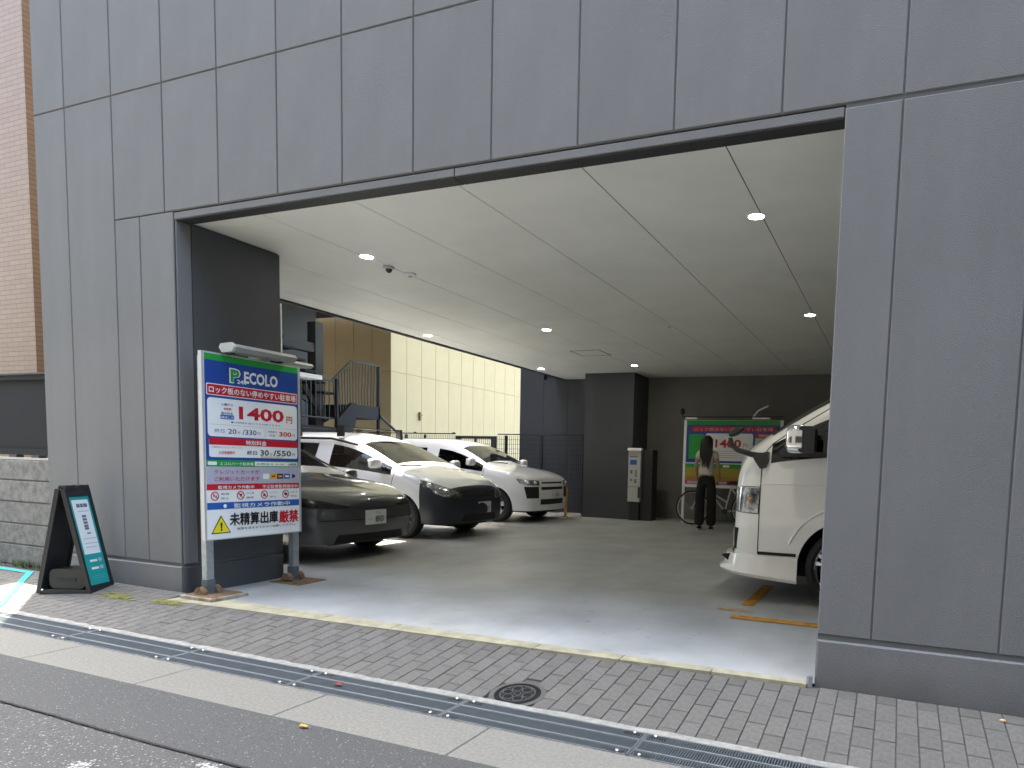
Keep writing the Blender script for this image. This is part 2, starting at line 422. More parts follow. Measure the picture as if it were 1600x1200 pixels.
glabels = ['drain grate at far left of photo, partly in sunlight', 'drain grate in front of the black A-frame sign', 'drain grate below the yellow moss patches',
  'drain grate in front of the big price sign', 'drain grate left of the round manhole cover by one length', 'drain grate just left of the round manhole cover',
  'drain grate directly in front of the round manhole cover', 'drain grate just right of the round manhole cover', 'rightmost drain grate in view, by the bottom edge']
g0 = None
for i, lb in enumerate(glabels):
    xc = -8.19+i*1.0025+0.0
    if g0 is None: g0 = grate(i, lb); o = g0
    else:
        o = copy_tree(g0); o['label'] = lb
    o.location = (xc, 0, -0.0076*xc-0.1062+0.004); o.rotation_euler = (0, 0.0076, 0)

# pavers: columns of 98 mm along the building, 196 mm long, alternate columns shifted by half
pave = bpy.data.objects.new('pavement', None); col.objects.link(pave); struct(pave)
sl = math.atan(0.12)
base = MB()
for xa, xb, ya, yb in ((-12,-5.02,0.02,0.02),(-5.02,-0.02,-0.188,-0.035),(-0.02,9,0.02,0.02)):
    b = base.addv([(xa,ya,out_z(xa,ya)-0.007),(xb,yb,out_z(xb,yb)-0.007),(xb,-0.80,out_z(xb,-0.79)-0.007),(xa,-0.80,out_z(xa,-0.79)-0.007)])
    base.face([b,b+1,b+2,b+3]); part('bedding_sand', base, m_pavebase, pave)
pfull = MB().bev(-0.0466, 0.0466, -0.0952, 0.0952, -0.03, 0, 0.003).mesh('paver', m_paver)
phalf = MB().bev(-0.0466, 0.0466, -0.0462, 0.0462, -0.03, 0, 0.003).mesh('paver', m_paver_b)
pthird = MB().bev(-0.0466, 0.0466, -0.0285, 0.0285, -0.03, 0, 0.003).mesh('paver', m_paver)
far_pavers = MB(); random.seed(9); cnt = 0
k = -110
pitch = 0.0978
MH = (-1.475, -0.672)
while True:
    xc = 0.082 + k*pitch
    if xc > 1.75: break
    top = -0.006
    if xc > -4.96 and xc < 0: top = -0.172 + (xc+4.4)*0.030
    y = top - 0.003
    first = True
    segs = []
    if k % 2: segs.append('h')
    while True:
        L = 0.0966 if (first and k % 2) else 0.1946
        if y < -0.768: break
        L2 = min(L, y+0.782)
        if L2 < 0.014: break
        yc = y-L2/2
        if math.hypot(xc-MH[0], yc-MH[1]) > 0.128+0.02:
            if xc > -4.55 and cnt < 298:
                cnt += 1
                if abs(L2-0.1946) < 0.01: me = pfull; sc = L2/0.1946
                elif first and k % 2: me = phalf; sc = 1
                else: me = pfull; sc = L2/0.1946
                o = link('paver', me, pave, (xc, yc, out_z(xc, yc)+0.002+random.uniform(-.0012,.0012)), (sl+random.uniform(-.006,.006), 0.0076+random.uniform(-.008,.008), random.uniform(-.006,.006)))
                o.scale = (1, sc, 1)
            else:
                z = out_z(xc, yc)+0.002
                M = Matrix.Translation((xc, yc, z)) @ Matrix.Rotation(sl, 4, 'X')
                b0 = len(far_pavers.v); far_pavers.bev(-0.0466, 0.0466, -L2/2+0.002, L2/2-0.002, -0.02, 0, 0.003)
                for q in range(b0, len(far_pavers.v)): far_pavers.v[q] = tuple(M @ Vector(far_pavers.v[q]))
        y -= L; first = False
    k += 1
stuff(part('distant_pavers', far_pavers, m_paver, pave))
# wider beige threshold of short concrete blocks
th = bpy.data.objects.new('garage_threshold', None); col.objects.link(th); struct(th)
TX = [-5.0, -4.6, -4.1, -3.45, -2.823, -2.25, -1.711, -1.131, -0.571, -0.035]
def ty(x): return -0.172 + (x+4.4)*0.030
for a, c in zip(TX, TX[1:]):
    mb = MB(); y1a, y1c = 0.004+0.03*(a > -3), 0.004+0.03*(c > -3)
    z = 0.003
    pts = [(a+0.003, ty(a)), (c-0.003, ty(c)), (c-0.003, 0.03), (a+0.003, 0.03)]
    mb.prism(pts, -0.1, z); part('threshold_block', mb, m_thresh, th)

# moss patches, teal line, pebble
random.seed(2)
for nm, cx, cy, r, lb in (('moss_patch', -5.41, -0.27, 0.10, 'long yellow-green moss patch on paving beside the black A-frame sign'), ('moss_patch', -4.86, -0.245, 0.085, 'bright yellow-green moss patch on paving by the wall corner')):
    mb = MB()
    for i in range(140):
        x = cx+random.gauss(0, r*0.9); y = cy+random.gauss(0, r*0.28); s_ = random.uniform(.004, .013)
        b = mb.addv([(x+s_*math.cos(q*1.05+i)*1.6, y+s_*math.sin(q*1.05+i), out_z(x, y)+0.0055+random.random()*.002) for q in range(6)])
        mb.face([b+q for q in range(6)])
    o = part(nm, mb, m_moss, None); tag(o, lb, 'moss'); stuff(o)
tl = MB()
def strip(mb, p, q, w, z=0.007):
    d = (Vector(q)-Vector(p)).normalized(); nrm = Vector((-d.y, d.x))*w/2
    P = [Vector(p)+nrm, Vector(p)-nrm, Vector(q)-nrm, Vector(q)+nrm]
    n = 8; b = mb.addv([tuple((P[0]+(P[3]-P[0])*i/n))+(out_z(*(P[0]+(P[3]-P[0])*i/n))+z,) for i in range(n+1)]+[tuple((P[1]+(P[2]-P[1])*i/n))+(out_z(*(P[1]+(P[2]-P[1])*i/n))+z,) for i in range(n+1)])
    for i in range(n): mb.face([b+i, b+i+1, b+n+1+i+1, b+n+1+i])
strip(tl, (-8.4,-0.075), (-6.93,-0.075), 0.045); strip(tl, (-6.95,-0.06), (-5.98,-0.78), 0.05, 0.0085)
struct(part('teal_ground_line', tl, m_teal, None))
pb = MB().ball((0.906,-0.10,out_z(.906,-.1)+0.008), 0.012, 8, 0, (1.3,0.8,0.7)); tag(part('pebble', pb, mat('tan_stone', (0.62,0.42,0.2), 0.8), None, True), 'small tan pebble at the foot of the right grey wall', 'stone')

# fallen leaves
for x, y, a, c, lb in ((-2.42, -0.985, 0.5, (0.30,0.05,0.03), 'tiny dried red leaf lying on the drain grate'), (-2.12, -1.50, 1.2, (0.55,0.36,0.08), 'tiny yellow leaf on the asphalt next to the kerb')):
    lf = MB(); z = -0.0076*x-0.1062+0.014
    b = lf.addv([(x+0.024*math.cos(a+q*math.pi/4)*(1 if q % 4 else 1.5), y+0.016*math.sin(a+q*math.pi/4), z+0.004*(q % 3)) for q in range(8)]); lf.face([b+q for q in range(8)])
    tag(part('fallen_leaf', lf, mat('leaf_%d' % int(c[0]*100), c, 0.8), None), lb, 'leaf')
# manhole cover
mh = thing('manhole_cover', 'round black patterned manhole cover set in the pavers', 'manhole cover', (MH[0], MH[1], out_z(*MH)+0.003))
mh.rotation_euler = (sl, 0.0076, 0)
part('collar', MB().lathe([(0.155,-0.02),(0.155,0.0005),(0.127,0.0015),(0.127,-0.02)], 40, 'z'), m_pavebase, mh, True)
part('frame_ring', MB().lathe([(0.127,-0.02),(0.127,0.003),(0.115,0.003),(0.115,-0.02)], 40, 'z'), m_iron, mh, True)
disc = MB(); disc.lathe([(0.0005,0.001),(0.113,0.001),(0.113,-0.02)], 40, 'z'); part('disc', disc, m_iron, mh)
rb = MB(); rb.lathe([(0.098,0.001),(0.098,0.005),(0.092,0.005),(0.092,0.001)], 36, 'z')
for q in range(6):
    a = q*math.pi/3; rb.lathe([(0.030,0.001),(0.030,0.005),(0.025,0.005),(0.025,0.001)], 14, 'z', (0.060*math.cos(a), 0.060*math.sin(a), 0))
    rb.box(-0.003,0.003,0.082,0.098,0.001,0.005, xf=Matrix.Rotation(a,4,'Z'))
rb.lathe([(0.022,0.001),(0.022,0.005),(0.017,0.005),(0.017,0.001)], 14, 'z')
part('raised_pattern', rb, m_ironlite, mh)

# ------------------------------------------------------------------ the grey building
bld = thing('grey_building', 'large dark grey panelled building with a wide open garage bay', 'building')
G = 0.0034; PT = 0.007
wall_y = PT   # backing plane
core = MB()
core.box(-6.735, -5.025, wall_y, 0.975, -0.6, 3.9)                 # left pier
core.box(-6.735, 8.0, wall_y, 0.11, 3.045, 7.4)                    # wall above the bay
core.box(0.005, 8.0, wall_y, 0.25, -0.6, 3.045)                    # right wall
core.box(-6.735, 14.0, 0.11, 9.95, 3.07, 54)                         # unseen storeys above, made tall to shade the street
part('wall_core', core, m_joint, bld)
cache = {}
def panel(x0, x1, z0, z1, y=0.0, m=m_paint, name='wall_panel', lab=None):
    key = (round(x1-x0,4), round(z1-z0,4), m.name)
    if key not in cache:
        w, h = x1-x0, z1-z0
        cache[key] = MB().bev(G, w-G, 0, PT+0.002, G, h-G, 0.0055, axis='y').mesh(name, m)
    o = link(name, cache[key], bld, (x0, y, z0))
    if lab: o['label'] = lab
    return o
xs = [0.28+0.6*k for k in range(-11, 12)]
xs[0] = -6.32
allx = [-6.74]+xs[0:]
for a, c in zip(allx, allx[1:]):
    panel(a, c, 4.02, 7.4)
    if a < -5.73: panel(a, c, 0.255, 4.02)
    else: panel(a, c, 3.046, 4.02)
for a, c in ((-5.72,-5.417), (-5.417,-5.022)): panel(a, c, 0.255, 3.046)
for a, c in [(0.0,0.28)]+list(zip(xs[11:], xs[12:])): panel(a, c, 0.275, 3.03)
# lintel bands under the joint
for a, c in ((-5.02,-2.40),(-2.394,-0.002)):
    part('lintel_band', MB().bev(a, c, 0.004, 0.12, 2.985, 3.036, 0.004, axis='y'), m_paint, bld)
    part('lintel_soffit_shade', MB().box(a+0.001, c-0.001, 0.010, 0.118, 2.976, 2.9845), m_blackm, bld)  # near-black strip: the shade under the lintel is put into its colour
# plinths
def plinth_mat():
    m = m_paint.copy(); m.name = 'grimy_plinth_paint'; N = m.node_tree.nodes; L = m.node_tree.links; b = N['Principled BSDF']
    src = b.inputs['Base Color'].links[0].from_socket
    tc = N.new('ShaderNodeTexCoord'); sp = N.new('ShaderNodeSeparateXYZ'); L.new(tc.outputs['Object'], sp.inputs[0])
    n = N.new('ShaderNodeTexNoise'); n.inputs['Scale'].default_value = 3.0; n.inputs['Detail'].default_value = 6; L.new(tc.outputs['Object'], n.inputs[0])
    mr = N.new('ShaderNodeMapRange'); mr.inputs[1].default_value = 0.16; mr.inputs[2].default_value = -0.06; L.new(sp.outputs[2], mr.inputs[0])
    mu = N.new('ShaderNodeMath'); mu.operation = 'MULTIPLY'; L.new(mr.outputs[0], mu.inputs[0]); L.new(n.outputs[0], mu.inputs[1])
    mx = N.new('ShaderNodeMix'); mx.data_type = 'RGBA'; L.new(mu.outputs[0], mx.inputs[0]); L.new(src, mx.inputs[6]); mx.inputs[7].default_value = (0.055,0.054,0.045,1)
    L.new(mx.outputs[2], b.inputs['Base Color']); return m
m_plinth = plinth_mat()
for a, c, z1 in ((-6.74,-5.02,0.235),(0.0,8.0,0.250)):
    zb = -0.25
    mb = MB(); mb.bev(a, c, -0.004, 0.03, zb, z1, 0.010, axis='y'); part('plinth', mb, m_plinth, bld)
mb = MB().box(0.25, 8.0, -0.012, 0.0, -0.25, -0.033); part('wall_base_strip', mb, m_blackm, bld)
# side of the left pier, facing the bay (+x)
def side_panel(y0, y1, z0, z1, x=-5.0, m=m_paint):
    w, h = y1-y0, z1-z0
    me = MB().bev(G*.6, w-G*.6, 0, PT, G*.6, h-G*.6, 0.005, axis='y').mesh('wall_panel', m)
    return link('wall_panel', me, bld, (x, y0, z0), (0,0,math.pi/2))
side_panel(0.002, 0.13, 0.255, 2.99); side_panel(0.13, 0.98, 0.255, 2.99, m=m_paint_dk)  # darker tone past the joint; the pier side's shade is put into the colour
pl = MB().bev(0.0, 0.98, -0.004, 0.03, -0.2, 0.235, 0.010, axis='y').mesh('plinth', m_paint); pl.materials[0] = m_paint_dk; link('plinth', pl, bld, (-5.0,0,0), (0,0,math.pi/2))  # same darkened grey carries the shade down the plinth side
part('corner_flashing', MB().box(-5.035, -5.0, 0.981, 0.993, 1.2, 2.56), m_white, bld)
# ceiling boards 910 mm wide running into the bay
cx = [-6.48,-6.10,-5.19,-4.28,-3.38,-2.48,-1.57,-0.66,0.25,1.16,2.07,2.98,3.9,4.6]
for a, c in zip(cx, cx[1:]):
    mb = MB().box(a+0.0035, c-0.0035, 0.121, 9.80, 3.0, 3.003); part('ceiling_board', mb, m_ceil, bld)
part('ceiling_void', MB().box(-6.48, 4.6, 0.12, 9.80, 3.0035, 3.03), m_dark, bld)
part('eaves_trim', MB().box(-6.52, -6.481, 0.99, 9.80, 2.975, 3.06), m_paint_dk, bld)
part('back_wall', MB().box(-4.55, 4.75, 9.80, 10.0, 0.0, 3.0), m_backwall, bld)
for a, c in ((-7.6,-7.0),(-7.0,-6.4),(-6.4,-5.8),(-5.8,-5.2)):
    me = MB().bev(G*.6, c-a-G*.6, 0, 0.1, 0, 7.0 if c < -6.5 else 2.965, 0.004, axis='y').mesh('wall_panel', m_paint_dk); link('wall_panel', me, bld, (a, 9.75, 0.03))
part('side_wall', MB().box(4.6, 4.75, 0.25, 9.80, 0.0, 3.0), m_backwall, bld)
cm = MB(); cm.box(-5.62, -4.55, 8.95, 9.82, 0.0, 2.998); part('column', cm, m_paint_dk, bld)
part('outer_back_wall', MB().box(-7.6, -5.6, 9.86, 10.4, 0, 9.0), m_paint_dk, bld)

# floor
def gf(x, y): return fz(y)
fl = MB(); b = fl.addv([(-6.5,0.0,0.0),(4.6,0.0,0.0),(4.6,9.8,0.088),(-6.5,9.8,0.088)]); fl.face([b,b+1,b+2,b+3])
struct(part('garage_floor', fl, m_floor, None))
yd = MB(); b = yd.addv([(-14,0.98,-0.004),(-6.499,0.98,-0.004),(-6.499,25,0.20),(-14,25,0.20)]); yd.face([b,b+1,b+2,b+3])
struct(part('side_yard', yd, m_floor, None))
yd2 = MB(); b = yd2.addv([(-6.498,10.42,0.085),(12,10.42,0.085),(12,25,0.2),(-6.498,25,0.2)]); yd2.face([b,b+1,b+2,b+3])
struct(part('rear_yard', yd2, m_floor, None))
# painted bay lines
def floor_line(x0, x1, y0, y1, m):
    mb = MB(); b = mb.addv([(x,y,fz(y)+0.004) for x,y in ((x0,y0),(x1,y0),(x1,y1),(x0,y1))]); mb.face([b,b+1,b+2,b+3])
    return struct(part('bay_line', mb, m, None))
floor_line(-0.78, 2.9, 1.33, 1.46, m_orange); floor_line(-0.95, -0.66, 1.60, 1.70, m_orange_pale)
floor_line(-0.80, -0.70, 1.85, 2.9, m_orange)
for y in (1.30, 3.86, 6.30, 8.6):
    floor_line(-8.9, -5.5, y, y+0.06, m_orange_pale)
st = MB().cyl((-0.024,-0.018,-0.03), (-0.024,-0.018,0.045), 0.017, 12); tag(part('steel_stop_pin', st, m_galv, None, True), 'small galvanised steel pin at foot of the right wall corner', 'steel pin')

# ------------------------------------------------------------------ downlights and ceiling fittings
dl0 = None
DL = [(-4.26,1.27,'downlight nearest the left pier, beside the ceiling camera'), (-6.21,4.68,'downlight at the left ceiling edge, above the middle white car'), (-4.25,4.72,'downlight in the middle of the left ceiling row, left of the hatch marks'),
      (-6.21,8.16,'farthest downlight on the left, above the rear white car'), (-4.23,8.09,'farthest downlight, just in front of the dark column'), (-0.70,1.30,'large bright downlight nearest the camera at right'), (-0.70,4.65,'downlight above the white van beside the right wall')]
for x, y, lb in DL:
    t = thing('downlight', lb, 'ceiling light', (x, y, 3.0), group='round downlights in the garage ceiling')
    part('trim_ring', MB().lathe([(0.072,0.0),(0.072,-0.003),(0.058,-0.005),(0.055,0.003)], 24, 'z'), m_white, t, True)
    part('diffuser', MB().lathe([(0.0005,-0.003),(0.055,-0.002)], 24, 'z'), m_lamp, t)
    ld = bpy.data.lights.new('downlight_lamp', 'SPOT'); ld.energy = 1.5; ld.spot_size = R(110); ld.spot_blend = 0.6; ld.shadow_soft_size = 0.06; ld.color = (1.0,0.95,0.85)
    lo = bpy.data.objects.new('lamp_light', ld); col.objects.link(lo); lo.parent = t; lo.location = (0,0,-0.03)
t = thing('ceiling_camera', 'small grey dome camera on the ceiling beside the nearest left downlight', 'camera', (-4.29, 1.60, 3.0)); t.scale = (0.75,)*3
part('base', MB().lathe([(0.0,0.0),(0.07,0.0),(0.07,-0.02),(0.055,-0.03),(0.0,-0.03)], 20, 'z'), m_machine, t, True)
part('dome', MB().ball((0,0,-0.035), 0.042, 14), m_black, t, True)
t = thing('smoke_detector', 'flat white smoke detector on the ceiling beside the dome camera', 'smoke detector', (-4.25, 1.86, 3.0))
part('base', MB().lathe([(0.0,0.0),(0.06,0.0),(0.06,-0.012),(0.03,-0.024),(0.0,-0.024)], 20, 'z'), m_white, t, True)
part('sensor', MB().lathe([(0.018,-0.024),(0.016,-0.032),(0.0,-0.033)], 10, 'z'), m_machine, t, True)
t = thing('sprinkler_head', 'tiny white ceiling sprinkler in the middle of the garage', 'sprinkler', (-2.5, 4.82, 3.0))
part('plate', MB().lathe([(0.0,0.0),(0.04,0.0),(0.035,-0.01),(0.0,-0.012)], 14, 'z'), m_white, t, True)
part('nozzle', MB().lathe([(0.010,-0.01),(0.010,-0.03),(0.0,-0.03)], 8, 'z'), m_galv, t, True)
t = thing('ceiling_hatch', 'square access hatch outlined in the ceiling near the column', 'hatch', (-4.45, 6.64, 3.0))
part('frame', MB().box(-.26,.26,-.26,-.25,-.004,.0).box(-.26,.26,.25,.26,-.004,.0).box(-.26,-.25,-.25,.25,-.004,.0).box(.25,.26,-.25,.25,-.004,.0), m_steel_dk, t)
part('lid', MB().box(-.245,.245,-.245,.245,-.003,.0), m_ceil, t)

# ------------------------------------------------------------------ price sign by the left pier
m_lampgrey = mat('grey_lamp_housing', (0.27,0.28,0.26), 0.5)
def price_sign():
    t = thing('price_sign', 'tall blue and white parking price sign on two steel posts by the left pier', 'sign', (-4.72, 0.0, 0.0), math.pi/2)
    # local: x runs into the bay (world y), front is -y (world +x)
    for x in (0.035, 0.885):
        p = MB(); p.box(x-0.032, x+0.032, 0.022, 0.075, 0.02, 1.93); part('post', p, m_galv, t)
    part('board', MB().box(-0.005, 0.905, -0.004, 0.02, 0.478, 1.955), m_white, t)
    part('edge_frame', MB().box(-0.024, -0.006, -0.007, 0.03, 0.472, 1.962).box(0.906, 0.924, -0.007, 0.03, 0.472, 1.962).box(-0.006,0.906,-0.006,0.03,1.956,1.964).box(-0.006,0.906,-0.006,0.03,0.469,0.477), m_alu, t)
    W = 0.905
    def U(px, py=600):
        l = 50+ (py-45)*0.0357; r = 587+(py-100)*0.033
        f = (px-l)/(r-l); return max(0, min(1, f*3.83/(4.72-f*0.89)))*0.90
    def V(py, px=50):
        # px along the skewed bands: height at the left edge of the board
        return 1.95-(py-45)*0.0013125
    def flat(name, poly, y, m):
        mb = MB(); mb.prism(poly, y, y+0.0015, 'y'); return part(name, mb, m, t)
    def rect(name, u0, u1, v0, v1, y, m, r=None):
        return flat(name, rrect(u0, u1, v0, v1, r) if r else [(u0,v0),(u1,v0),(u1,v1),(u0,v1)], y, m)
    rect('green_band', 0, 0.90, V(82), V(44), -0.0060, m_green)
    rect('blue_field', 0, 0.90, V(682), V(82), -0.0060, m_blue)
    # logo
    text_mesh('P', 0.105, 0.122, 0.215, V(205), -0.0075, 0.06, m_white, t)
    text_mesh('P', 0.082, 0.104, 0.226, V(199), -0.0090, 0.03, m_green, t)
    text_mesh('24h', 0.085, 0.034, 0.282, V(204), -0.0105, 0.03, m_white, t)
    text_mesh('ECOLO', 0.332, 0.100, 0.350, V(197), -0.0075, 0.035, m_white, t)
    rect('red_banner_border', 0.012, 0.888, V(291), V(221), -0.0075, m_white, 0.012)
    rect('red_banner', 0.018, 0.882, V(286), V(226), -0.0090, m_red, 0.010)
    text_mesh('ロック板のない停めやすい駐車場', 0.835, 0.054, 0.032, V(277), -0.0105, 0.022, m_white, t)
    rect('price_box', 0.018, 0.885, V(538), V(305), -0.0075, m_white, 0.03)
    text_mesh('1400', 0.445, 0.108, 0.296, V(425), -0.0090, 0.03, m_red, t)
    text_mesh('円', 0.060, 0.058, 0.770, V(425), -0.0090, 0.02, m_red, t)
    for i, (s, mm) in enumerate((('入庫から', m_navy), ('4時間', m_red), ('最大料金', m_navy))):
        text_mesh(s, 0.105 if i != 1 else 0.07, 0.020, 0.135+(0.02 if i == 1 else 0), V(348+i*27), -0.0090, 0.01, mm, t)
    rect('repeat_badge', 0.130, 0.250, V(430), V(404), -0.0090, m_blue2)
    text_mesh('繰返し可', 0.110, 0.020, 0.135, V(426), -0.0105, 0.01, m_white, t)
    text_mesh('●24時間を超えても利用できます。', 0.50, 0.016, 0.22, V(452), -0.0090, 0.0, m_navy, t)
    rect('divider', 0.03, 0.87, V(466), V(464), -0.0090, m_lav)
    rect('divider', 0.545, 0.547, V(528), V(476), -0.0090, m_lav)
    text_mesh('終日', 0.085, 0.032, 0.075, V(515), -0.0090, 0.0, m_navy, t)
    text_mesh('20', 0.075, 0.040, 0.195, V(518), -0.0090, 0.015, m_navy, t)
    text_mesh('分', 0.03, 0.024, 0.276, V(517), -0.0090, 0.0, m_navy, t)
    text_mesh('/330', 0.135, 0.042, 0.325, V(519), -0.0090, 0.012, m_navy, t)
    text_mesh('円', 0.028, 0.024, 0.470, V(517), -0.0090, 0.0, m_navy, t)
    text_mesh('夜間最大', 0.095, 0.018, 0.572, V(496), -0.0090, 0.0, m_navy, t)
    text_mesh('料金', 0.055, 0.018, 0.592, V(520), -0.0090, 0.0, m_navy, t)
    text_mesh('300', 0.130, 0.042, 0.690, V(517), -0.0090, 0.025, m_red, t)
    text_mesh('円', 0.028, 0.024, 0.830, V(516), -0.0090, 0.0, m_red, t)
    rect('special_box', 0.026, 0.885, V(664), V(546), -0.0075, m_white, 0.02)
    rect('special_header', 0.026, 0.885, V(589), V(546), -0.0090, m_red, 0.008)
    text_mesh('特別料金', 0.20, 0.038, 0.355, V(583), -0.0105, 0.02, m_white, t)
    text_mesh('※適用日は下記をご覧ください', 0.28, 0.012, 0.05, V(608), -0.0090, 0.0, m_red, t)
    text_mesh('土日祝適用中', 0.145, 0.026, 0.105, V(645), -0.0090, 0.01, m_red, t)
    text_mesh('終日', 0.095, 0.034, 0.365, V(645), -0.0090, 0.01, m_ink, t)
    text_mesh('30', 0.085, 0.050, 0.495, V(649), -0.0090, 0.02, m_ink, t)
    text_mesh('分', 0.03, 0.024, 0.587, V(647), -0.0090, 0.0, m_ink, t)
    text_mesh('/550', 0.190, 0.050, 0.625, V(649), -0.0090, 0.02, m_ink, t)
    text_mesh('円', 0.032, 0.026, 0.825, V(647), -0.0090, 0.0, m_ink, t)
    text_mesh('●月極契約も受付中', 0.22, 0.012, 0.50, V(661), -0.0090, 0.0, m_red, t)
    rect('green_band', 0, 0.90, V(722), V(682), -0.0060, m_green)
    rect('white_tab', 0.012, 0.09, V(713), V(691), -0.0075, m_white, 0.008)
    text_mesh('エコロパーク駐車場', 0.31, 0.026, 0.115, V(714), -0.0075, 0.01, m_white, t)
    rect('contact_box', 0.44, 0.885, V(716), V(688), -0.0075, m_white, 0.006)
    text_mesh('お問合せ 0120', 0.28, 0.018, 0.455, V(710), -0.0090, 0.0, m_ink, t)
    text_mesh('24時間', 0.09, 0.022, 0.78, V(711), -0.0090, 0.012, m_ink, t)
    rect('lavender_field', 0, 0.90, V(828), V(722), -0.0060, m_lav)
    text_mesh('クレジットカードが', 0.42, 0.036, 0.065, V(768), -0.0075, 0.012, m_magenta, t)
    text_mesh('ご利用いただけます', 0.42, 0.036, 0.065, V(812), -0.0075, 0.012, m_magenta, t)
    rect('card_strip', 0.520, 0.580, V(800), V(766), -0.0075, m_white)
    for i, mm in enumerate((m_org, m_ink, m_blue2)):
        rect('card_mark', 0.592+i*0.072, 0.655+i*0.072, V(800), V(766), -0.0075, mm)
        rect('card_mark_core', 0.605+i*0.072, 0.642+i*0.072, V(789), V(777), -0.0090, (m_red, m_org, m_white)[i])
    rect('card_mark', 0.815, 0.870, V(800), V(766), -0.0075, m_lav); text_mesh('◗', 0.036, 0.036, 0.822, V(796), -0.0090, 0.0, m_ink, t)
    rect('red_stripe', 0, 0.90, V(866), V(829), -0.0060, m_red)
    text_mesh('監視カメラ作動中', 0.335, 0.028, 0.095, V(861), -0.0075, 0.015, m_white, t)
    text_mesh('不正駐車監視強化中', 0.37, 0.028, 0.512, V(861), -0.0075, 0.015, m_white, t)
    for i, (a, c, gl) in enumerate((('飲食','禁止','～'), ('ゴミ捨','厳禁','▾'), ('アイドリング','禁止','▲'), ('たむろ','禁止','●'))):
        u0 = (0.022, 0.255, 0.485, 0.708)[i]
        ring = MB(); ring.lathe([(0.036,-0.0076),(0.036,-0.0064),(0.029,-0.0064),(0.029,-0.0076),(0.036,-0.0076)], 24, 'y', (u0+0.045, 0, V(903))); part('prohibition_ring', ring, m_red, t)
        text_mesh(gl, 0.034, 0.024, u0+0.028, V(912), -0.0075, 0.03, m_ink, t)
        bar = MB(); bar.box(-0.031,0.031,-0.0095,-0.0085,-0.003,0.003, xf=Matrix.Translation((u0+0.045,0,V(903))) @ Matrix.Rotation(R(45),4,'Y')); part('prohibition_bar', bar, m_red, t)
        text_mesh(a, 0.075, 0.017, u0+0.098, V(897), -0.0075, 0.0, m_ink, t); text_mesh(c, 0.07, 0.017, u0+0.098, V(925), -0.0075, 0.0, m_ink, t)
    rect('blue_stripe', 0, 0.90, V(985), V(943), -0.0060, m_blue2)
    text_mesh('監視カメラ作動中', 0.56, 0.036, 0.235, V(980), -0.0075, 0.02, m_white, t)
    cam_i = MB(); cam_i.ball((0.155, -0.0075, V(966)), 0.016, 10, 0, (1,0.05,1)); part('camera_mark', cam_i, m_white, t)
    flat('warning_triangle_edge', [(0.030, V(1135)), (0.205, V(1135)), (0.1175, V(1022))], -0.0060, m_ink)
    flat('warning_triangle', [(0.042, V(1129)), (0.193, V(1129)), (0.1175, V(1035))], -0.0075, m_yel)
    text_mesh('!', 0.018, 0.072, 0.109, V(1120), -0.0090, 0.04, m_ink, t)
    text_mesh('未精算出庫', 0.470, 0.103, 0.196, V(1092), -0.0075, 0.035, m_ink, t)
    text_mesh('厳禁', 0.205, 0.108, 0.680, V(1097), -0.0075, 0.040, m_red, t)
    text_mesh('精算を済ませてからご出庫して下さい。', 0.60, 0.020, 0.26, V(1122), -0.0075, 0.005, m_ink, t)
    # lamps reaching over the top
    for y0, tilt in ((0.0, 0.0),):
        part('lamp_housing', MB().prism([(-0.16,2.012),(-0.13,2.040),(-0.02,2.036),(0.0,2.01),(-0.03,1.975),(-0.13,1.980)], 0.16, 0.76, 'x', xf=None), m_lampgrey, t)
        part('lamp_end_cap', MB().prism([(-0.165,2.012),(-0.133,2.046),(-0.015,2.041),(0.005,2.01),(-0.028,1.970),(-0.135,1.974)], 0.135, 0.16, 'x'), m_machine, t)
        part('lamp_bracket', MB().box(0.2,0.23,-0.06,0.05,1.962,2.02).box(0.66,0.69,-0.06,0.05,1.962,2.02), m_black, t)
    part('rear_lamp_housing', MB().prism([(0.03,2.0),(0.05,2.02),(0.18,2.012),(0.18,1.99),(0.06,1.98)], 0.55, 1.12, 'x'), m_machine, t)
    # feet: steel plate, wheel-like curled brackets
    for i, x in enumerate((0.06, 0.90)):
        z0 = 0.004
        mb = MB(); mb.bev(x-0.16, x+0.17, -0.16, 0.20, z0-(0.02 if i == 0 else 0), z0+(0.026 if i == 0 else 0.012), 0.004)
        part('base_plate', mb, m_plate_pale if i == 0 else m_rust, t)
        part('rust_sheet', MB().bev(x-0.13, x+0.15, -0.13, 0.17, z0+(0.026 if i == 0 else 0.012), z0+(0.031 if i == 0 else 0.017), 0.002), m_rust, t)
        for sx in (-1, 1):
            pts = []
            for k in range(13):
                a = math.pi*k/12
                pts.append((x-0.02+sx*0.052+0.0*k, 0.05+0.045*math.cos(a), 0.034+0.058*math.sin(a)))
            w = MB()
            prof = [(0.052*math.cos(math.pi*k/10), 0.034+0.062*math.sin(math.pi*k/10)) for k in range(11)]
            w.prism([(0.05+p[0], p[1]) for p in prof], x-0.025+sx*0.065-0.022, x-0.025+sx*0.065+0.022, 'x')
            part('rusty_lug', w, m_rust, t)
        part('post_socket', MB().box(x-0.06, x+0.012, 0.016, 0.081, 0.03, 0.15), m_galv_dull, t)
    return t
price_sign()

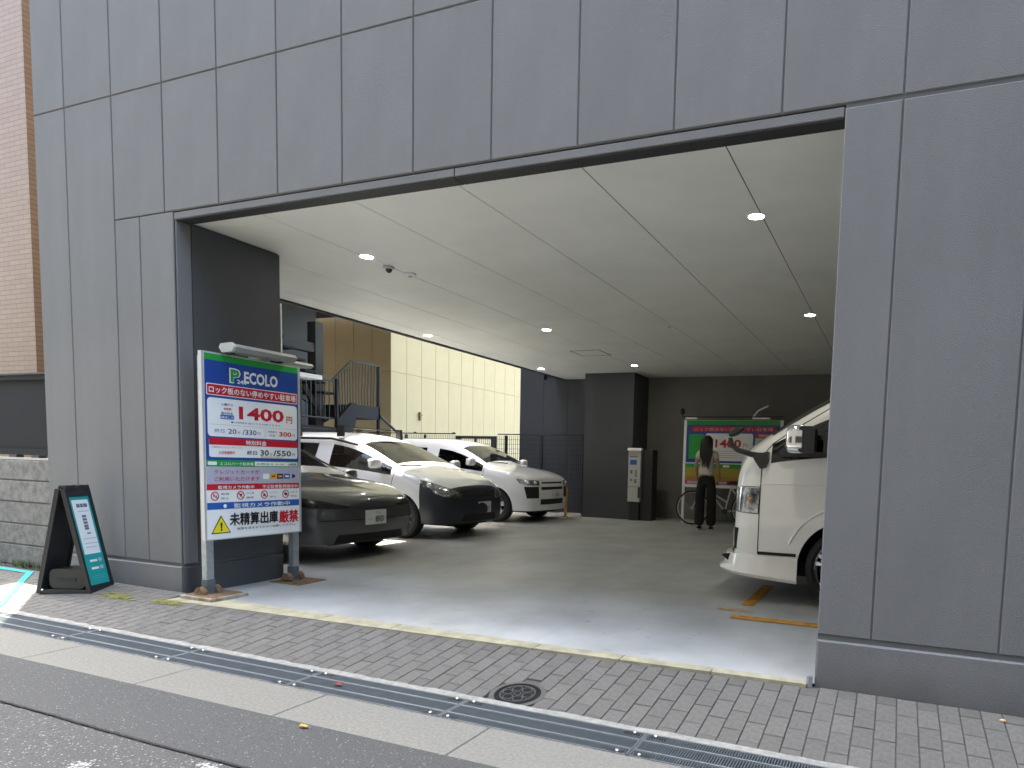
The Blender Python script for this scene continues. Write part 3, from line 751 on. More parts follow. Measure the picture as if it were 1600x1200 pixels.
# ------------------------------------------------------------------ A-frame sign
t = thing('a_frame_sign', 'black plastic A-frame sign with teal and white poster by the left wall', 'sign', (-5.885,-0.385, out_z(-5.885,-0.385)+0.004), R(23))
H = 0.88; Wd = 0.27; S_ = 0.19
def leaf(sx):
    mb = MB()
    # tilted frame: rails and cross bars, in plane coordinates (y across, d up the slope)
    def P(y, d, n):   # d 0..1 up the slope, n thickness outwards
        x = sx*(S_*(1-d)+0.018); z = d*H; nx, nz = sx*math.cos(R(13)), math.sin(R(13)); return (x+nx*n, y, z+nz*n)
    def slab(y0, y1, d0, d1, n0, n1):
        b = mb.addv([P(y0,d0,n0),P(y1,d0,n0),P(y1,d1,n0),P(y0,d1,n0),P(y0,d0,n1),P(y1,d0,n1),P(y1,d1,n1),P(y0,d1,n1)])
        for q in ((0,3,2,1),(4,5,6,7),(0,1,5,4),(1,2,6,5),(2,3,7,6),(3,0,4,7)): mb.face([b+i for i in q])
    slab(0, 0.022, 0, 0.97, -0.02, 0.014); slab(Wd-0.022, Wd, 0, 0.97, -0.02, 0.014)
    slab(0.022, Wd-0.022, 0, 0.07, -0.02, 0.012); slab(0.022, Wd-0.022, 0.90, 0.97, -0.02, 0.012); slab(0.022, Wd-0.022, 0.07, 0.90, -0.012, 0.0)
    slab(0.03, 0.12, 0.95, 1.0, -0.02, 0.012); slab(0.18, 0.27, 0.95, 1.0, -0.02, 0.012)
    return mb, P
for sx in (1,-1):
    mb, P = leaf(sx); part('leaf_frame', mb, m_black, t)
mb, P = leaf(1)
def quad(y0, y1, d0, d1, n, m, nm):
    q = MB(); b = q.addv([P(y0,d0,n),P(y1,d0,n),P(y1,d1,n),P(y0,d1,n)]); q.face([b,b+1,b+2,b+3]); o = part(nm, q, m, t); return o
quad(0.024, Wd-0.024, 0.075, 0.895, 0.002, m_tealp, 'poster')
quad(0.052, Wd-0.045, 0.36, 0.865, 0.0035, m_white, 'poster_sheet')
m_softgrey = mat('soft_grey_print', (0.16,0.17,0.21), 0.5)
def poster_text(s, y0, w, d, h, m):
    o = text_mesh(s, w, h, 0, 0, 0, 0.02, m, t)
    for v in o.data.vertices:
        yy = y0+v.co.x; dd = d+v.co.z/H; v.co = Vector(P(yy, dd, 0.005))
    return o
for y0_, y1_ in ((0.09,0.125),(0.130,0.160),(0.165,0.205)): quad(y0_, y1_, 0.795, 0.828, 0.005, m_softgrey, 'poster_mark')
for k, d in enumerate((0.70,0.67,0.64,0.61,0.585)): quad(0.12, 0.165, d, d+0.022, 0.005, m_softgrey, 'poster_line')
quad(0.13, 0.17, 0.545, 0.558, 0.005, m_softgrey, 'poster_line')
for d, a, c in ((0.50,.08,.23),(0.455,.08,.22),(0.42,.08,.2),(0.755,.09,.21)): quad(a, c, d, d+0.006, 0.005, m_lav, 'poster_line')
for d in (0.285, 0.215): quad(0.085, 0.165, d, d+0.022, 0.004, m_white, 'poster_line'); quad(0.18, 0.215, d-0.004, d+0.03, 0.004, m_lav, 'poster_mark')
for d in (0.15, 0.13): quad(0.07, 0.22, d, d+0.006, 0.004, mat('pale_teal_print', (0.10,0.45,0.43), 0.4) if d == 0.15 else MATS['pale_teal_print'], 'poster_line')
for yb in (0.004, Wd-0.024): part('base_bar', MB().box(-S_, S_, yb, yb+0.02, 0.0, 0.035), m_black, t)
wt = MB(); wt.prism(rrect(-0.135,0.15,0.035,0.20,0.05), 0.03, Wd-0.04, 'y'); part('water_weight', wt, m_black, t, True)
part('weight_grip', MB().box(-0.07,0.08,0.024,0.03,0.10,0.125), m_blackm, t)
part('foot_cap', MB().ball((-0.165,-0.004,0.03), 0.010, 8), m_bolt, t, True)

# ------------------------------------------------------------------ block wall with screen, brown building
bw = thing('block_wall', 'low grey concrete block wall left of the grey building', 'wall', (0,0,0))
random.seed(4)
zr = [-0.05+0.0, 0.045, 0.245, 0.445, 0.655, 0.86, 1.055]
for i, (a, c) in enumerate(zip(zr, zr[1:])):
    off = 0.25*(i % 2)
    x = -6.775-off*0
    xr = -6.772
    while x > -10.6:
        x0 = x-0.946
        if i % 2 == 0 or True:
            h = c-a
            link('block', MB().bev(x0+0.002, x-0.002, 0.085+random.uniform(-.002,.002), 0.26, a+0.005, c-0.005, 0.006, axis='y').mesh('block', m_block), bw)
        x -= 0.95
    if False: link('block', MB().bev(-6.972, xr, 0.085, 0.26, a+0.005, c-0.005, 0.006, axis='y').mesh('block', m_block), bw)
part('mortar', MB().box(-10.6, -6.775, 0.10, 0.25, -0.2, 1.05), mat('block_mortar', (0.20,0.195,0.17), 0.95), bw)
part('coping', MB().box(-10.6, -6.775, 0.09, 0.26, 1.056, 1.075), mat('pale_coping', (0.55,0.54,0.49), 0.9), bw)
sf = thing('screen_fence', 'dark grey screen panel fence standing on the grey block wall', 'fence', (0,0,0))
part('top_rail', MB().box(-10.6, -6.785, 0.12, 0.18, 1.80, 1.845), m_screen, sf)
part('top_cap', MB().box(-10.6, -6.78, 0.11, 0.19, 1.846, 1.862), m_steel_md, sf)
part('bottom_rail', MB().box(-10.6, -6.785, 0.12, 0.18, 1.10, 1.16), m_screen, sf)
part('post', MB().box(-6.84, -6.785, 0.115, 0.185, 1.076, 1.80), m_screen, sf); part('post', MB().box(-8.46, -8.40, 0.115, 0.185, 1.076, 1.80), m_screen, sf)
part('panel', MB().box(-8.40, -6.84, 0.145, 0.155, 1.16, 1.80), m_screen, sf); part('panel', MB().box(-10.6, -8.46, 0.145, 0.155, 1.16, 1.80), m_screen, sf)
for x in (-7.15,-7.5,-8.0,-8.6): part('foot', MB().box(x-0.06, x+0.06, 0.12, 0.18, 1.0755, 1.10), m_black, sf)
# weeds at the foot of the wall
wd = MB(); random.seed(12)
for i in range(150):
    x = -7.25+random.gauss(0,0.13); y = 0.05+random.gauss(0,0.02); h = random.uniform(0.02,0.085); a = random.random()*6.28; z = out_z(x, min(y,0))
    d = Vector((math.cos(a), math.sin(a), 0)); s_ = Vector((-d.y, d.x, 0))*0.004
    p = Vector((x,y,z)); b = wd.addv([p-s_, p+s_, p+d*h*0.6+Vector((0,0,h))])
    wd.face([b,b+1,b+2])
tag(stuff(part('weeds', wd, m_grass, None)), 'small green weeds growing at the foot of the block wall', 'weeds')

def tile_mat():
    m = bpy.data.materials.new('small_brown_tiles'); m.use_nodes = True
    N = m.node_tree.nodes; L = m.node_tree.links; b = N['Principled BSDF']; b.inputs['Roughness'].default_value = 0.5
    tc = N.new('ShaderNodeTexCoord'); sp = N.new('ShaderNodeSeparateXYZ'); L.new(tc.outputs['Object'], sp.inputs[0])
    ad = N.new('ShaderNodeMath'); ad.operation = 'ADD'; L.new(sp.outputs[0], ad.inputs[0]); L.new(sp.outputs[1], ad.inputs[1])
    cb = N.new('ShaderNodeCombineXYZ'); L.new(ad.outputs[0], cb.inputs[0]); L.new(sp.outputs[2], cb.inputs[1])
    br = N.new('ShaderNodeTexBrick'); L.new(cb.outputs[0], br.inputs[0])
    br.inputs['Scale'].default_value = 1.0; br.inputs['Mortar Size'].default_value = 0.005; br.inputs['Brick Width'].default_value = 0.227; br.inputs['Row Height'].default_value = 0.06
    br.inputs['Color1'].default_value = (0.34,0.205,0.115,1); br.inputs['Color2'].default_value = (0.30,0.175,0.098,1); br.inputs['Mortar'].default_value = (0.19,0.12,0.08,1)
    L.new(br.outputs[0], b.inputs['Base Color'])
    bp = N.new('ShaderNodeBump'); bp.inputs['Strength'].default_value = 0.8; bp.inputs['Distance'].default_value = 0.006; bp.invert = True
    L.new(br.outputs[1], bp.inputs['Height']); L.new(bp.outputs[0], b.inputs['Normal'])
    return m
tb = thing('brown_tile_building', 'tall building clad in small light brown tiles at the far left', 'building', (0,0,0))
part('front_wall', MB().box(-22, -9.86, 1.60, 2.0, -0.4, 11), tile_mat(), tb)
part('side_wall', MB().box(-22, -9.862, 2.001, 2.85, -0.4, 11), bpy.data.materials['small_brown_tiles'], tb)

# ------------------------------------------------------------------ cream building
cb_ = thing('cream_building', 'pale cream panelled building wall seen through the left side opening', 'building', (0,0,0))
CX, CY = -11.6, 10.2
part('wall_core', MB().box(-24, CX-0.02, CY+0.02, 40, -0.3, 22), m_creamj, cb_)  # upper part out of view, raised to keep the sun off the bay
me_a = {}
def cpan(y0, z0, z1, face='x'):
    key = (round(z1-z0,3), face)
    if key not in me_a: me_a[key] = MB().bev(0.004, 0.596, 0, 0.02, 0.004, z1-z0-0.004, 0.003, axis='y').mesh('wall_panel', m_cream)
    if face == 'x': link('wall_panel', me_a[key], cb_, (CX, y0, z0), (0,0,math.pi/2))
    else: link('wall_panel', me_a[key], cb_, (y0, CY, z0))
for i in range(22):
    for z0, z1 in ((0.0,3.36),(3.36,6.8),(6.8,22)): cpan(CY+0.6*i, z0, z1)
for i in range(8):
    for z0, z1 in ((0.0,3.36),(3.36,6.8),(6.8,22)): cpan(CX-0.6*(i+1), z0, z1, 'y')
part('wall_tap', MB().box(CX+0.0, CX+0.05, 11.28, 11.34, 2.2, 2.42).box(CX+0.02, CX+0.06, 11.24, 11.38, 2.33, 2.36), m_rust, cb_)

# ------------------------------------------------------------------ mesh fence with gate
mf = thing('mesh_fence', 'thin dark wire mesh fence with posts behind the parked cars', 'fence', (0,0,0))
def wires(x0, x1, z0, z1, y, sx, sz, r=0.003):
    mb = MB(); x = x0
    while x <= x1: mb.box(x-r, x+r, y-r, y+r, z0, z1); x += sx
    z = z0
    while z <= z1: mb.box(x0, x1, y-r-0.003, y+r-0.003, z-r, z+r); z += sz
    return mb
YF = 9.2
for a, c in ((-11.4,-9.55),(-9.55,-8.93),(-7.82,-6.7),(-6.7,-5.72)):
    stuff(part('wire_mesh', wires(a, c, 0.15, 1.74, YF, 0.05, 0.10), m_steel_dk, mf))
    part('top_rail', MB().cyl((a,YF,1.765),(c,YF,1.765),0.012,8), m_steel_dk, mf)
for x in (-11.4,-10.32,-9.79,-7.63,-6.74,-5.74):
    part('post', MB().box(x-0.025,x+0.025,YF+0.01,YF+0.05,0.05,1.74), m_blackm, mf)
for x in (-10.05,-8.98,-6.95): part('rail_clip', MB().ball((x,YF,1.785),0.022,8,0,(2,1,.7)), m_black, mf)
g = thing('mesh_gate', 'black framed mesh gate in the fence behind the rear white car', 'gate', (0,YF,0))
part('gate_frame', MB().box(-8.91,-8.79,-0.03,0.03,0.1,1.72).box(-7.98,-7.86,-0.03,0.03,0.1,1.72).box(-8.79,-7.98,-0.02,0.02,1.66,1.72), m_blackm, g)
stuff(part('wire_mesh', wires(-8.79,-7.98,0.15,1.66,0.0,0.05,0.10), m_steel_dk, g))
part('middle_post', MB().box(-8.42,-8.37,-0.015,0.015,0.1,1.66), m_blackm, g)

# ------------------------------------------------------------------ steel stairs at the left
sx_ = thing('steel_stairs', 'dark steel outdoor staircase with vertical bar railings at the far left', 'stairs', (-10.5,0,0))
def bar_run(mb, pts_top, pts_bot, n):
    for k in range(n):
        f = (k+0.5)/n
        a = Vector(pts_bot[0]).lerp(Vector(pts_bot[1]), f); c = Vector(pts_top[0]).lerp(Vector(pts_top[1]), f)
        mb.append(MB().tube([a, c], 0.011, 6))
bars = []
T0, T1, T2, T3 = (0,5.95,2.73),(0,7.13,2.72),(0,7.69,3.20),(0,8.52,3.20)
B0, B1, B2, B3 = (0,5.95,1.95),(0,7.13,1.95),(0,7.69,2.32),(0,8.48,2.30)
part('handrail', MB().tube([T0,T1,T2,T3], 0.022, 8), m_steel_md, sx_); part('bottom_rail', MB().tube([B0,B1], 0.018, 8), m_steel_md, sx_)
bar_run(bars, (T0,T1), (B0,B1), 10); bar_run(bars, (T1,T2), ((0,7.2,1.98),B2), 7); bar_run(bars, (T2,T3), (B2,B3), 9)
for bmsh in bars: part('baluster', bmsh, m_steel_md, sx_)
for (y, z0, z1) in ((7.27,0.3,2.78),(8.5,0.3,3.2),(5.95,0.2,2.75),(6.3,0.2,2.75)): part('post', MB().box(-0.03,0.03,y-0.025,y+0.025,z0,z1), m_steel_dk, sx_)
part('stringer', MB().prism([(7.25,1.93),(7.68,2.33),(7.83,2.30),(7.75,1.85),(7.40,1.1),(7.20,1.0)], -0.04, 0.04, 'x'), m_steel_dk, sx_)
part('landing_edge', MB().box(-1.1,0.03,7.80,8.52,2.02,2.30), m_steel_dk, sx_)
part('lower_stringer', MB().prism([(6.6,2.55),(6.7,2.60),(7.3,1.93),(7.2,1.88)], -0.30, -0.24, 'x'), m_blackm, sx_)
part('lower_deck', MB().box(-1.1,0.03,5.0,7.2,1.50,1.78), m_steel_dk, sx_)
part('upper_stringer', MB().prism([(5.0,4.3),(5.0,3.9),(7.3,2.4),(7.75,2.2),(7.75,2.6)], -1.06, -1.0, 'x'), m_blackm, sx_)
for i in range(8): part('tread', MB().box(-1.0,-0.04,7.0+0.0-i*0.25,7.27-i*0.25,2.45+i*0.19,2.49+i*0.19), m_steel_dk, sx_)
part('side_rail', MB().tube([(0.05,8.50,2.10),(0.05,9.05,1.78),(0.05,9.15,1.6),(0.05,9.15,0.1)], 0.03, 8), m_blackm, sx_)
part('tall_column', MB().box(-0.5,-0.28,7.0,7.2,0.1,3.9), m_steel_md, sx_); part('cross_beam', MB().box(-0.5,-0.3,4.8,7.0,3.28,3.46), m_steel_md, sx_)
part('shade_deck', MB().box(-8.5,0.7,3.1,10.1,4.75,4.9), m_steel_dk, sx_)  # deck added, mostly out of view, to shade the cream wall
sh = thing('shade_annex', 'added near-black wall for shade, with canopy, behind the steel stairs', 'building', (0,0,0))
part('wall', MB().box(-12.3,-12.1,3.5,8.3,0,19.0), m_blackm, sh)  # added wall, near-black for the shaded void, its height blocks the sun
part('back_wall', MB().box(-12.1,-9.7,2.9,3.0,0,6.0), m_blackm, sh)  # near-black stands in for the shade behind the stairs
part('pale_door', MB().box(-12.09,-12.02,6.8,7.7,1.1,2.45), m_cream, sh)
part('canopy', MB().box(-10.2,-9.9,5.3,6.3,2.62,2.70), m_white, sh)

# ------------------------------------------------------------------ vehicles
def mesh_from_cage(cols, rows_mat, fascia_bulge, rear=True, level=3, dxr=None):
    """cols: list of (x, [9 x (y,z[,dx])]) from rear to nose; rows 0..8 (8 = centre line)."""
    V = []; F = []; FM = []
    nc = len(cols)
    grid = []
    for ci, (x, rows) in enumerate(cols):
        line = []
        full = [(r, 1) for r in rows] + [(r, -1) for r in reversed(rows[:-1])]
        for r, s in full:
            dx = r[2] if len(r) > 2 else 0
            line.append(len(V)); V.append((x+dx, -r[0]*s, r[1]))
        grid.append(line)
    for ci in range(nc-1):
        for j in range(16):
            row = j if j < 8 else 15-j
            a, b = grid[ci], grid[ci+1]
            F.append((a[j], b[j], b[j+1], a[j+1])); FM.append(rows_mat(ci, row))
    def cap(line, sgn, bulge, tagname):
        G = [[None]*9 for _ in range(5)]
        for a in range(5): G[a][0] = line[a]; G[a][8] = line[16-a]
        for b_ in range(9): G[4][b_] = line[4+b_]
        for a in range(4):
            for b_ in range(1, 8):
                t4 = V[line[4+b_]]; l = V[line[a]]
                y = t4[1]*abs(l[1])/max(abs(V[line[4]][1]), 1e-6)
                f = 1-(y/max(abs(l[1]), 1e-6))**2
                G[a][b_] = len(V); V.append((l[0]+sgn*bulge(a)*f, y, l[2]))
        for a in range(4):
            for b_ in range(8):
                q = (G[a][b_], G[a][b_+1], G[a+1][b_+1], G[a+1][b_])
                F.append(q if sgn > 0 else tuple(reversed(q))); FM.append(rows_mat(tagname, (a, b_ if b_ < 4 else 7-b_)))
    cap(grid[-1], 1, fascia_bulge, 'front')
    cap(grid[0], -1, lambda a: 0.05, 'rear')
    keys = sorted(set(FM))
    me = bpy.data.meshes.new('cage'); me.from_pydata(V, [], F); me.update()
    for k_ in keys: me.materials.append(bpy.data.materials.get('cage_'+k_) or bpy.data.materials.new('cage_'+k_))
    me.polygons.foreach_set('material_index', [keys.index(k_) for k_ in FM])
    o = bpy.data.objects.new('cage', me); col.objects.link(o)
    md = o.modifiers.new('s', 'SUBSURF'); md.levels = level; md.render_levels = level; md.boundary_smooth = 'PRESERVE_CORNERS'
    dg = bpy.context.evaluated_depsgraph_get(); dg.update()
    out = bpy.data.meshes.new_from_object(o.evaluated_get(dg))
    bpy.data.objects.remove(o); bpy.data.meshes.remove(me)
    return out, keys
def cut_arches(me, arches, ymin):
    bm = bmesh.new(); bm.from_mesh(me)
    dele = []
    for f in bm.faces:
        c = f.calc_center_median()
        if abs(c.y) > ymin:
            for (ax_, az_, r) in arches:
                if math.hypot(c.x-ax_, c.z-az_) < r or (abs(c.x-ax_) < r and c.z < az_): dele.append(f); break
    bmesh.ops.delete(bm, geom=dele, context='FACES')
    for v in bm.verts:
        if v.is_boundary and abs(v.co.y) > ymin*0.9:
            for (ax_, az_, r) in arches:
                d = math.hypot(v.co.x-ax_, v.co.z-az_)
                if v.co.z > az_ and abs(d-r) < 0.09:
                    v.co.x = ax_+(v.co.x-ax_)*r/d; v.co.z = az_+(v.co.z-az_)*r/d
                elif v.co.z <= az_ and abs(abs(v.co.x-ax_)-r) < 0.09 and v.co.z < az_:
                    v.co.x = ax_+math.copysign(r, v.co.x-ax_)
    # lip: pull the boundary edges inwards
    edges = [e for e in bm.edges if e.is_boundary and all(abs(v.co.y) > ymin*0.9 and any(math.hypot(v.co.x-a, max(0,v.co.z-z)) < r+0.012 for a, z, r in arches) for v in e.verts)]
    ret = bmesh.ops.extrude_edge_only(bm, edges=edges)
    for v in [g_ for g_ in ret['geom'] if isinstance(g_, bmesh.types.BMVert)]: v.co.y *= 0.955
    bm.to_mesh(me); bm.free()
def split_by_key(me, keys):
    out = {}
    for i, k_ in enumerate(keys):
        bm = bmesh.new(); bm.from_mesh(me)
        bmesh.ops.delete(bm, geom=[f for f in bm.faces if f.material_index != i], context='FACES')
        for f in bm.faces: f.material_index = 0
        m2 = bpy.data.meshes.new(k_); bm.to_mesh(m2); bm.free()
        m2.materials.clear(); out[k_] = m2
    return out
def bvh_of(me):
    bm = bmesh.new(); bm.from_mesh(me); b = BVHTree.FromBMesh(bm); bm.free(); return b
def proj_patch(bvh, poly, frame, off=0.004, thick=0.006, res=0.03):
    """poly in (u,v) of frame=(origin,U,V,D): every point is dropped along D onto the body; slab of given thickness"""
    O, Uv, Vv, D = [Vector(q) for q in frame]; D = D.normalized()
    bm = bmesh.new()
    vs_ = [bm.verts.new((p[0], p[1], 0)) for p in poly]; f = bm.faces.new(vs_)
    us = [p[0] for p in poly]; vsx = [p[1] for p in poly]
    u = min(us)+res
    while u < max(us):
        bmesh.ops.bisect_plane(bm, geom=bm.verts[:]+bm.edges[:]+bm.faces[:], plane_co=(u,0,0), plane_no=(1,0,0)); u += res
    v = min(vsx)+res
    while v < max(vsx):
        bmesh.ops.bisect_plane(bm, geom=bm.verts[:]+bm.edges[:]+bm.faces[:], plane_co=(0,v,0), plane_no=(0,1,0)); v += res
    last = None; bad = []
    for q in bm.verts:
        p = O+Uv*q.co.x+Vv*q.co.y
        hit = bvh.ray_cast(p, D)
        if hit[0] is None: bad.append(q); continue
        nrm = hit[1]
        if nrm.dot(D) > 0: nrm = -nrm
        q.co = hit[0]+nrm*off
    bmesh.ops.delete(bm, geom=bad, context='VERTS')
    bmesh.ops.recalc_face_normals(bm, faces=bm.faces)
    if bm.faces:
        avg = Vector((0,0,0))
        for f in bm.faces: avg += f.normal
        if avg.dot(D) > 0: bmesh.ops.reverse_faces(bm, faces=bm.faces[:])
    ext = bmesh.ops.extrude_face_region(bm, geom=bm.faces[:])
    for q in [g_ for g_ in ext['geom'] if isinstance(g_, bmesh.types.BMVert)]: q.co -= D*thick*0.0
    # push the ORIGINAL layer inwards
    newv = set(g_ for g_ in ext['geom'] if isinstance(g_, bmesh.types.BMVert))
    for q in bm.verts:
        if q not in newv: q.co += D*thick
    bmesh.ops.recalc_face_normals(bm, faces=bm.faces)
    me = bpy.data.meshes.new('patch'); bm.to_mesh(me); bm.free()
    return me
def seam(bvh, pts, frame, w=0.004):
    O, Uv, Vv, D = [Vector(q) for q in frame]
    P = []
    for (a, c) in zip(pts, pts[1:]):
        n = max(2, int(math.hypot(c[0]-a[0], c[1]-a[1])/0.04))
        for k in range(n):
            P.append((a[0]+(c[0]-a[0])*k/n, a[1]+(c[1]-a[1])*k/n))
    P.append(pts[-1]); out = []
    for p in P:
        h = bvh.ray_cast(O+Uv*p[0]+Vv*p[1], D)
        if h[0] is not None: out.append(h[0])
    mb = MB()
    if len(out) > 1: mb.tube(out, w, 6)
    return mb
def wheel(parent, x, y, r, w, side, spokes=5, rimr=0.66, rimm=None, steel=False):
    t = bpy.data.objects.new('wheel', None); col.objects.link(t); t.parent = parent; t.location = (x, y, r-0.004)
    s = side
    ty_ = MB(); ty_.lathe([(rimr*r, -w/2*0.8),(r*0.86,-w/2),(r*0.97,-w/2*0.82),(r,-w/2*0.6),(r,w/2*0.6),(r*0.97,w/2*0.82),(r*0.86,w/2),(rimr*r,w/2*0.8)], 40, 'y')
    part('tyre', ty_, m_tyre, t, True)
    rm = MB(); R1 = rimr*r
    rm.lathe([(R1, w/2*0.82*s),(R1*0.95, w/2*0.72*s),(R1*0.90, w/2*0.55*s),(R1*0.88,-w/2*0.7*s)], 40, 'y')
    rm.lathe([(0.0005, w/2*0.70*s),(R1*0.20, w/2*0.68*s),(R1*0.24, w/2*0.4*s)], 20, 'y')
    for k in range(spokes):
        a = 2*math.pi*k/spokes+0.3
        for da in ((-0.14, 0.14) if not steel else (0,)):
            d0 = Vector((math.cos(a+da*0.4), 0, math.sin(a+da*0.4))); d1 = Vector((math.cos(a+da), 0, math.sin(a+da)))
            pr_ = Vector((-math.sin(a+da),0,math.cos(a+da)))
            hw = R1*(0.055 if not steel else 0.22)
            yy0, yy1 = w/2*0.66*s, w/2*0.74*s
            b = rm.addv([d0*R1*0.15-pr_*hw+Vector((0,yy0,0)), d0*R1*0.15+pr_*hw+Vector((0,yy0,0)), d1*R1*0.95+pr_*hw+Vector((0,yy1,0)), d1*R1*0.95-pr_*hw+Vector((0,yy1,0)),
                         d0*R1*0.15-pr_*hw+Vector((0,yy0-0.03*s,0)), d0*R1*0.15+pr_*hw+Vector((0,yy0-0.03*s,0)), d1*R1*0.95+pr_*hw+Vector((0,yy1-0.03*s,0)), d1*R1*0.95-pr_*hw+Vector((0,yy1-0.03*s,0))])
            for q in ((0,3,2,1),(4,5,6,7),(0,1,5,4),(1,2,6,5),(2,3,7,6),(3,0,4,7)): rm.face([b+i for i in q])
    part('rim', rm, rimm or m_rim, t, True)
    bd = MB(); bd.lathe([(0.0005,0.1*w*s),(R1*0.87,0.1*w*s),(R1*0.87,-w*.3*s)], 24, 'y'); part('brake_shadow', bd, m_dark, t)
    return t
def plate(parent, x, z, y=0.0, digits='·· 80'):
    o = part('licence_plate', MB().box(-0.008,0.0,-0.165,0.165,-0.0825,0.0825), m_plate, parent, loc=(x,y,z))
    tm = text_mesh(digits, 0.25, 0.07, 0, 0, 0, 0.02, m_plateg, o, 'plate_digits')
    for v in tm.data.vertices: v.co = Vector((0.0015, -0.125+v.co.x, -0.055+v.co.z))
    t2 = text_mesh('··· 500', 0.16, 0.026, 0, 0, 0, 0.0, m_plateg, o, 'plate_digits')
    for v in t2.data.vertices: v.co = Vector((0.0015, -0.08+v.co.x, 0.038+v.co.z))
    return o
SIDE = lambda s: ((0, s*2.0, 0), (1,0,0), (0,0,1), (0,-s,0))      # look at the car from side s (s=-1 near side)
FRONT = ((4.0,0,0), (0,1,0), (0,0,1), (-1,0,0))
def quarter(s): 
    d = Vector((-1, -s*0.75, 0)).normalized(); u = Vector((-d.y, d.x, 0))*1
    return (Vector((2.0,0,0))-d*3.0, u, Vector((0,0,1)), d)
def build_car(name, label, loc, rotz, spec):
    t = thing(name, label, spec.get('cat', 'car'), loc, rotz, spec.get('group'))
    me, keys = mesh_from_cage(spec['cols'], spec['rows'], spec['bulge'], level=spec.get('level', 3))
    bvh = bvh_of(me)
    cut_arches(me, spec['arches'], spec['ymin'])
    parts = []
    for k_, m2 in split_by_key(me, keys).items():
        if 'window' not in k_: parts.append((k_, m2)); continue
        bm = bmesh.new(); bm.from_mesh(m2); left = set(bm.faces); groups = []
        while left:
            seed = left.pop(); grp = [seed]; st_ = [seed]
            while st_:
                f = st_.pop()
                for e in f.edges:
                    for g_ in e.link_faces:
                        if g_ in left: left.discard(g_); grp.append(g_); st_.append(g_)
            groups.append([f.index for f in grp])
        bm.free()
        for gidx in groups:
            gi = set(gidx); bm = bmesh.new(); bm.from_mesh(m2); bm.faces.ensure_lookup_table()
            bmesh.ops.delete(bm, geom=[f for f in bm.faces if f.index not in gi], context='FACES')
            m3 = bpy.data.meshes.new(k_); bm.to_mesh(m3); bm.free(); parts.append((k_, m3))
    out = {}
    for k_, m2 in parts:
        m2.materials.append(spec['mats'][k_]); m2.polygons.foreach_set('use_smooth', [True]*len(m2.polygons)); m2.set_sharp_from_angle(angle=R(50))
        out[k_] = link(k_, m2, t)
    # underbody and wheel wells
    ub = MB(); W = spec['ymin']
    ub.box(spec['cols'][0][0]+0.15, spec['cols'][-1][0]-0.1, -W*0.78, W*0.78, spec['clear'], spec['clear']+0.12)
    for (ax_, az_, r) in spec['arches']:
        for s in (-1, 1):
            rr = r+0.004; prof = []
            for k in range(19):
                a = math.pi*k/18; prof.append((ax_+rr*math.cos(a), az_+rr*math.sin(a)))
            y0, y1 = s*W*0.62, s*spec['hw']*0.965
            b = ub.addv([(p[0], y0, p[1]) for p in prof]+[(p[0], y1, p[1]) for p in prof])
            for k in range(18): ub.face([b+k, b+k+1, b+19+k+1, b+19+k])
            ub.face([b+k for k in range(19)])
    part('underbody', ub, m_dark, t)
    for (ax_, az_, r) in spec['arches']:
        for s in (-1, 1): wheel(t, ax_, s*(spec['hw']-0.115-spec.get('inset',0)), spec['wr'], 0.20, s, spec.get('spokes', 5), spec.get('rimr', 0.66), spec.get('rimm'), spec.get('steel', False))
    # interior
    it = MB(); xr, xf, zb = spec['cabin']
    it.box(xr, xf+0.25, -W*0.8, W*0.8, 0.35, 0.45)
    it.prism([(xf-0.15,zb-0.35),(xf-0.10,zb-0.04),(xf+0.25,zb+0.0),(xf+0.45,zb-0.06),(xf+0.45,zb-0.35)], -W*0.83, W*0.83, 'y')
    part('dashboard', it, m_inter, t)
    for xx in spec['seats']:
        for yy in (-0.36, 0.36):
            s_ = MB(); s_.prism([(xx-0.10,0.45),(xx+0.45,0.45),(xx+0.45,0.58),(xx+0.05,0.60),(xx-0.10,zb+0.18),(xx-0.20,zb+0.17)], yy-0.23, yy+0.23, 'y'); s_.prism(rrect(xx-0.21,xx-0.11,zb+0.20,zb+0.38,0.03,2), yy-0.12, yy+0.12, 'y')
            part('seat', s_, m_seat, t)
    sw = MB(); P = [(xf-0.28+0.06*math.sin(2*math.pi*k/20), -0.36+0.18*math.cos(2*math.pi*k/20), zb+0.02+0.17*math.sin(2*math.pi*k/20)) for k in range(20)]
    sw.tube(P, 0.013, 6, closed=True); part('steering_wheel', sw, m_inter, t)
    if 'extra' in spec: spec['extra'](t, bvh)
    return t
def pmesh(name, me, m, parent, smooth=True):
    me.materials.append(m)
    if smooth: me.polygons.foreach_set('use_smooth', [True]*len(me.polygons)); me.set_sharp_from_angle(angle=R(40))
    return link(name, me, parent)
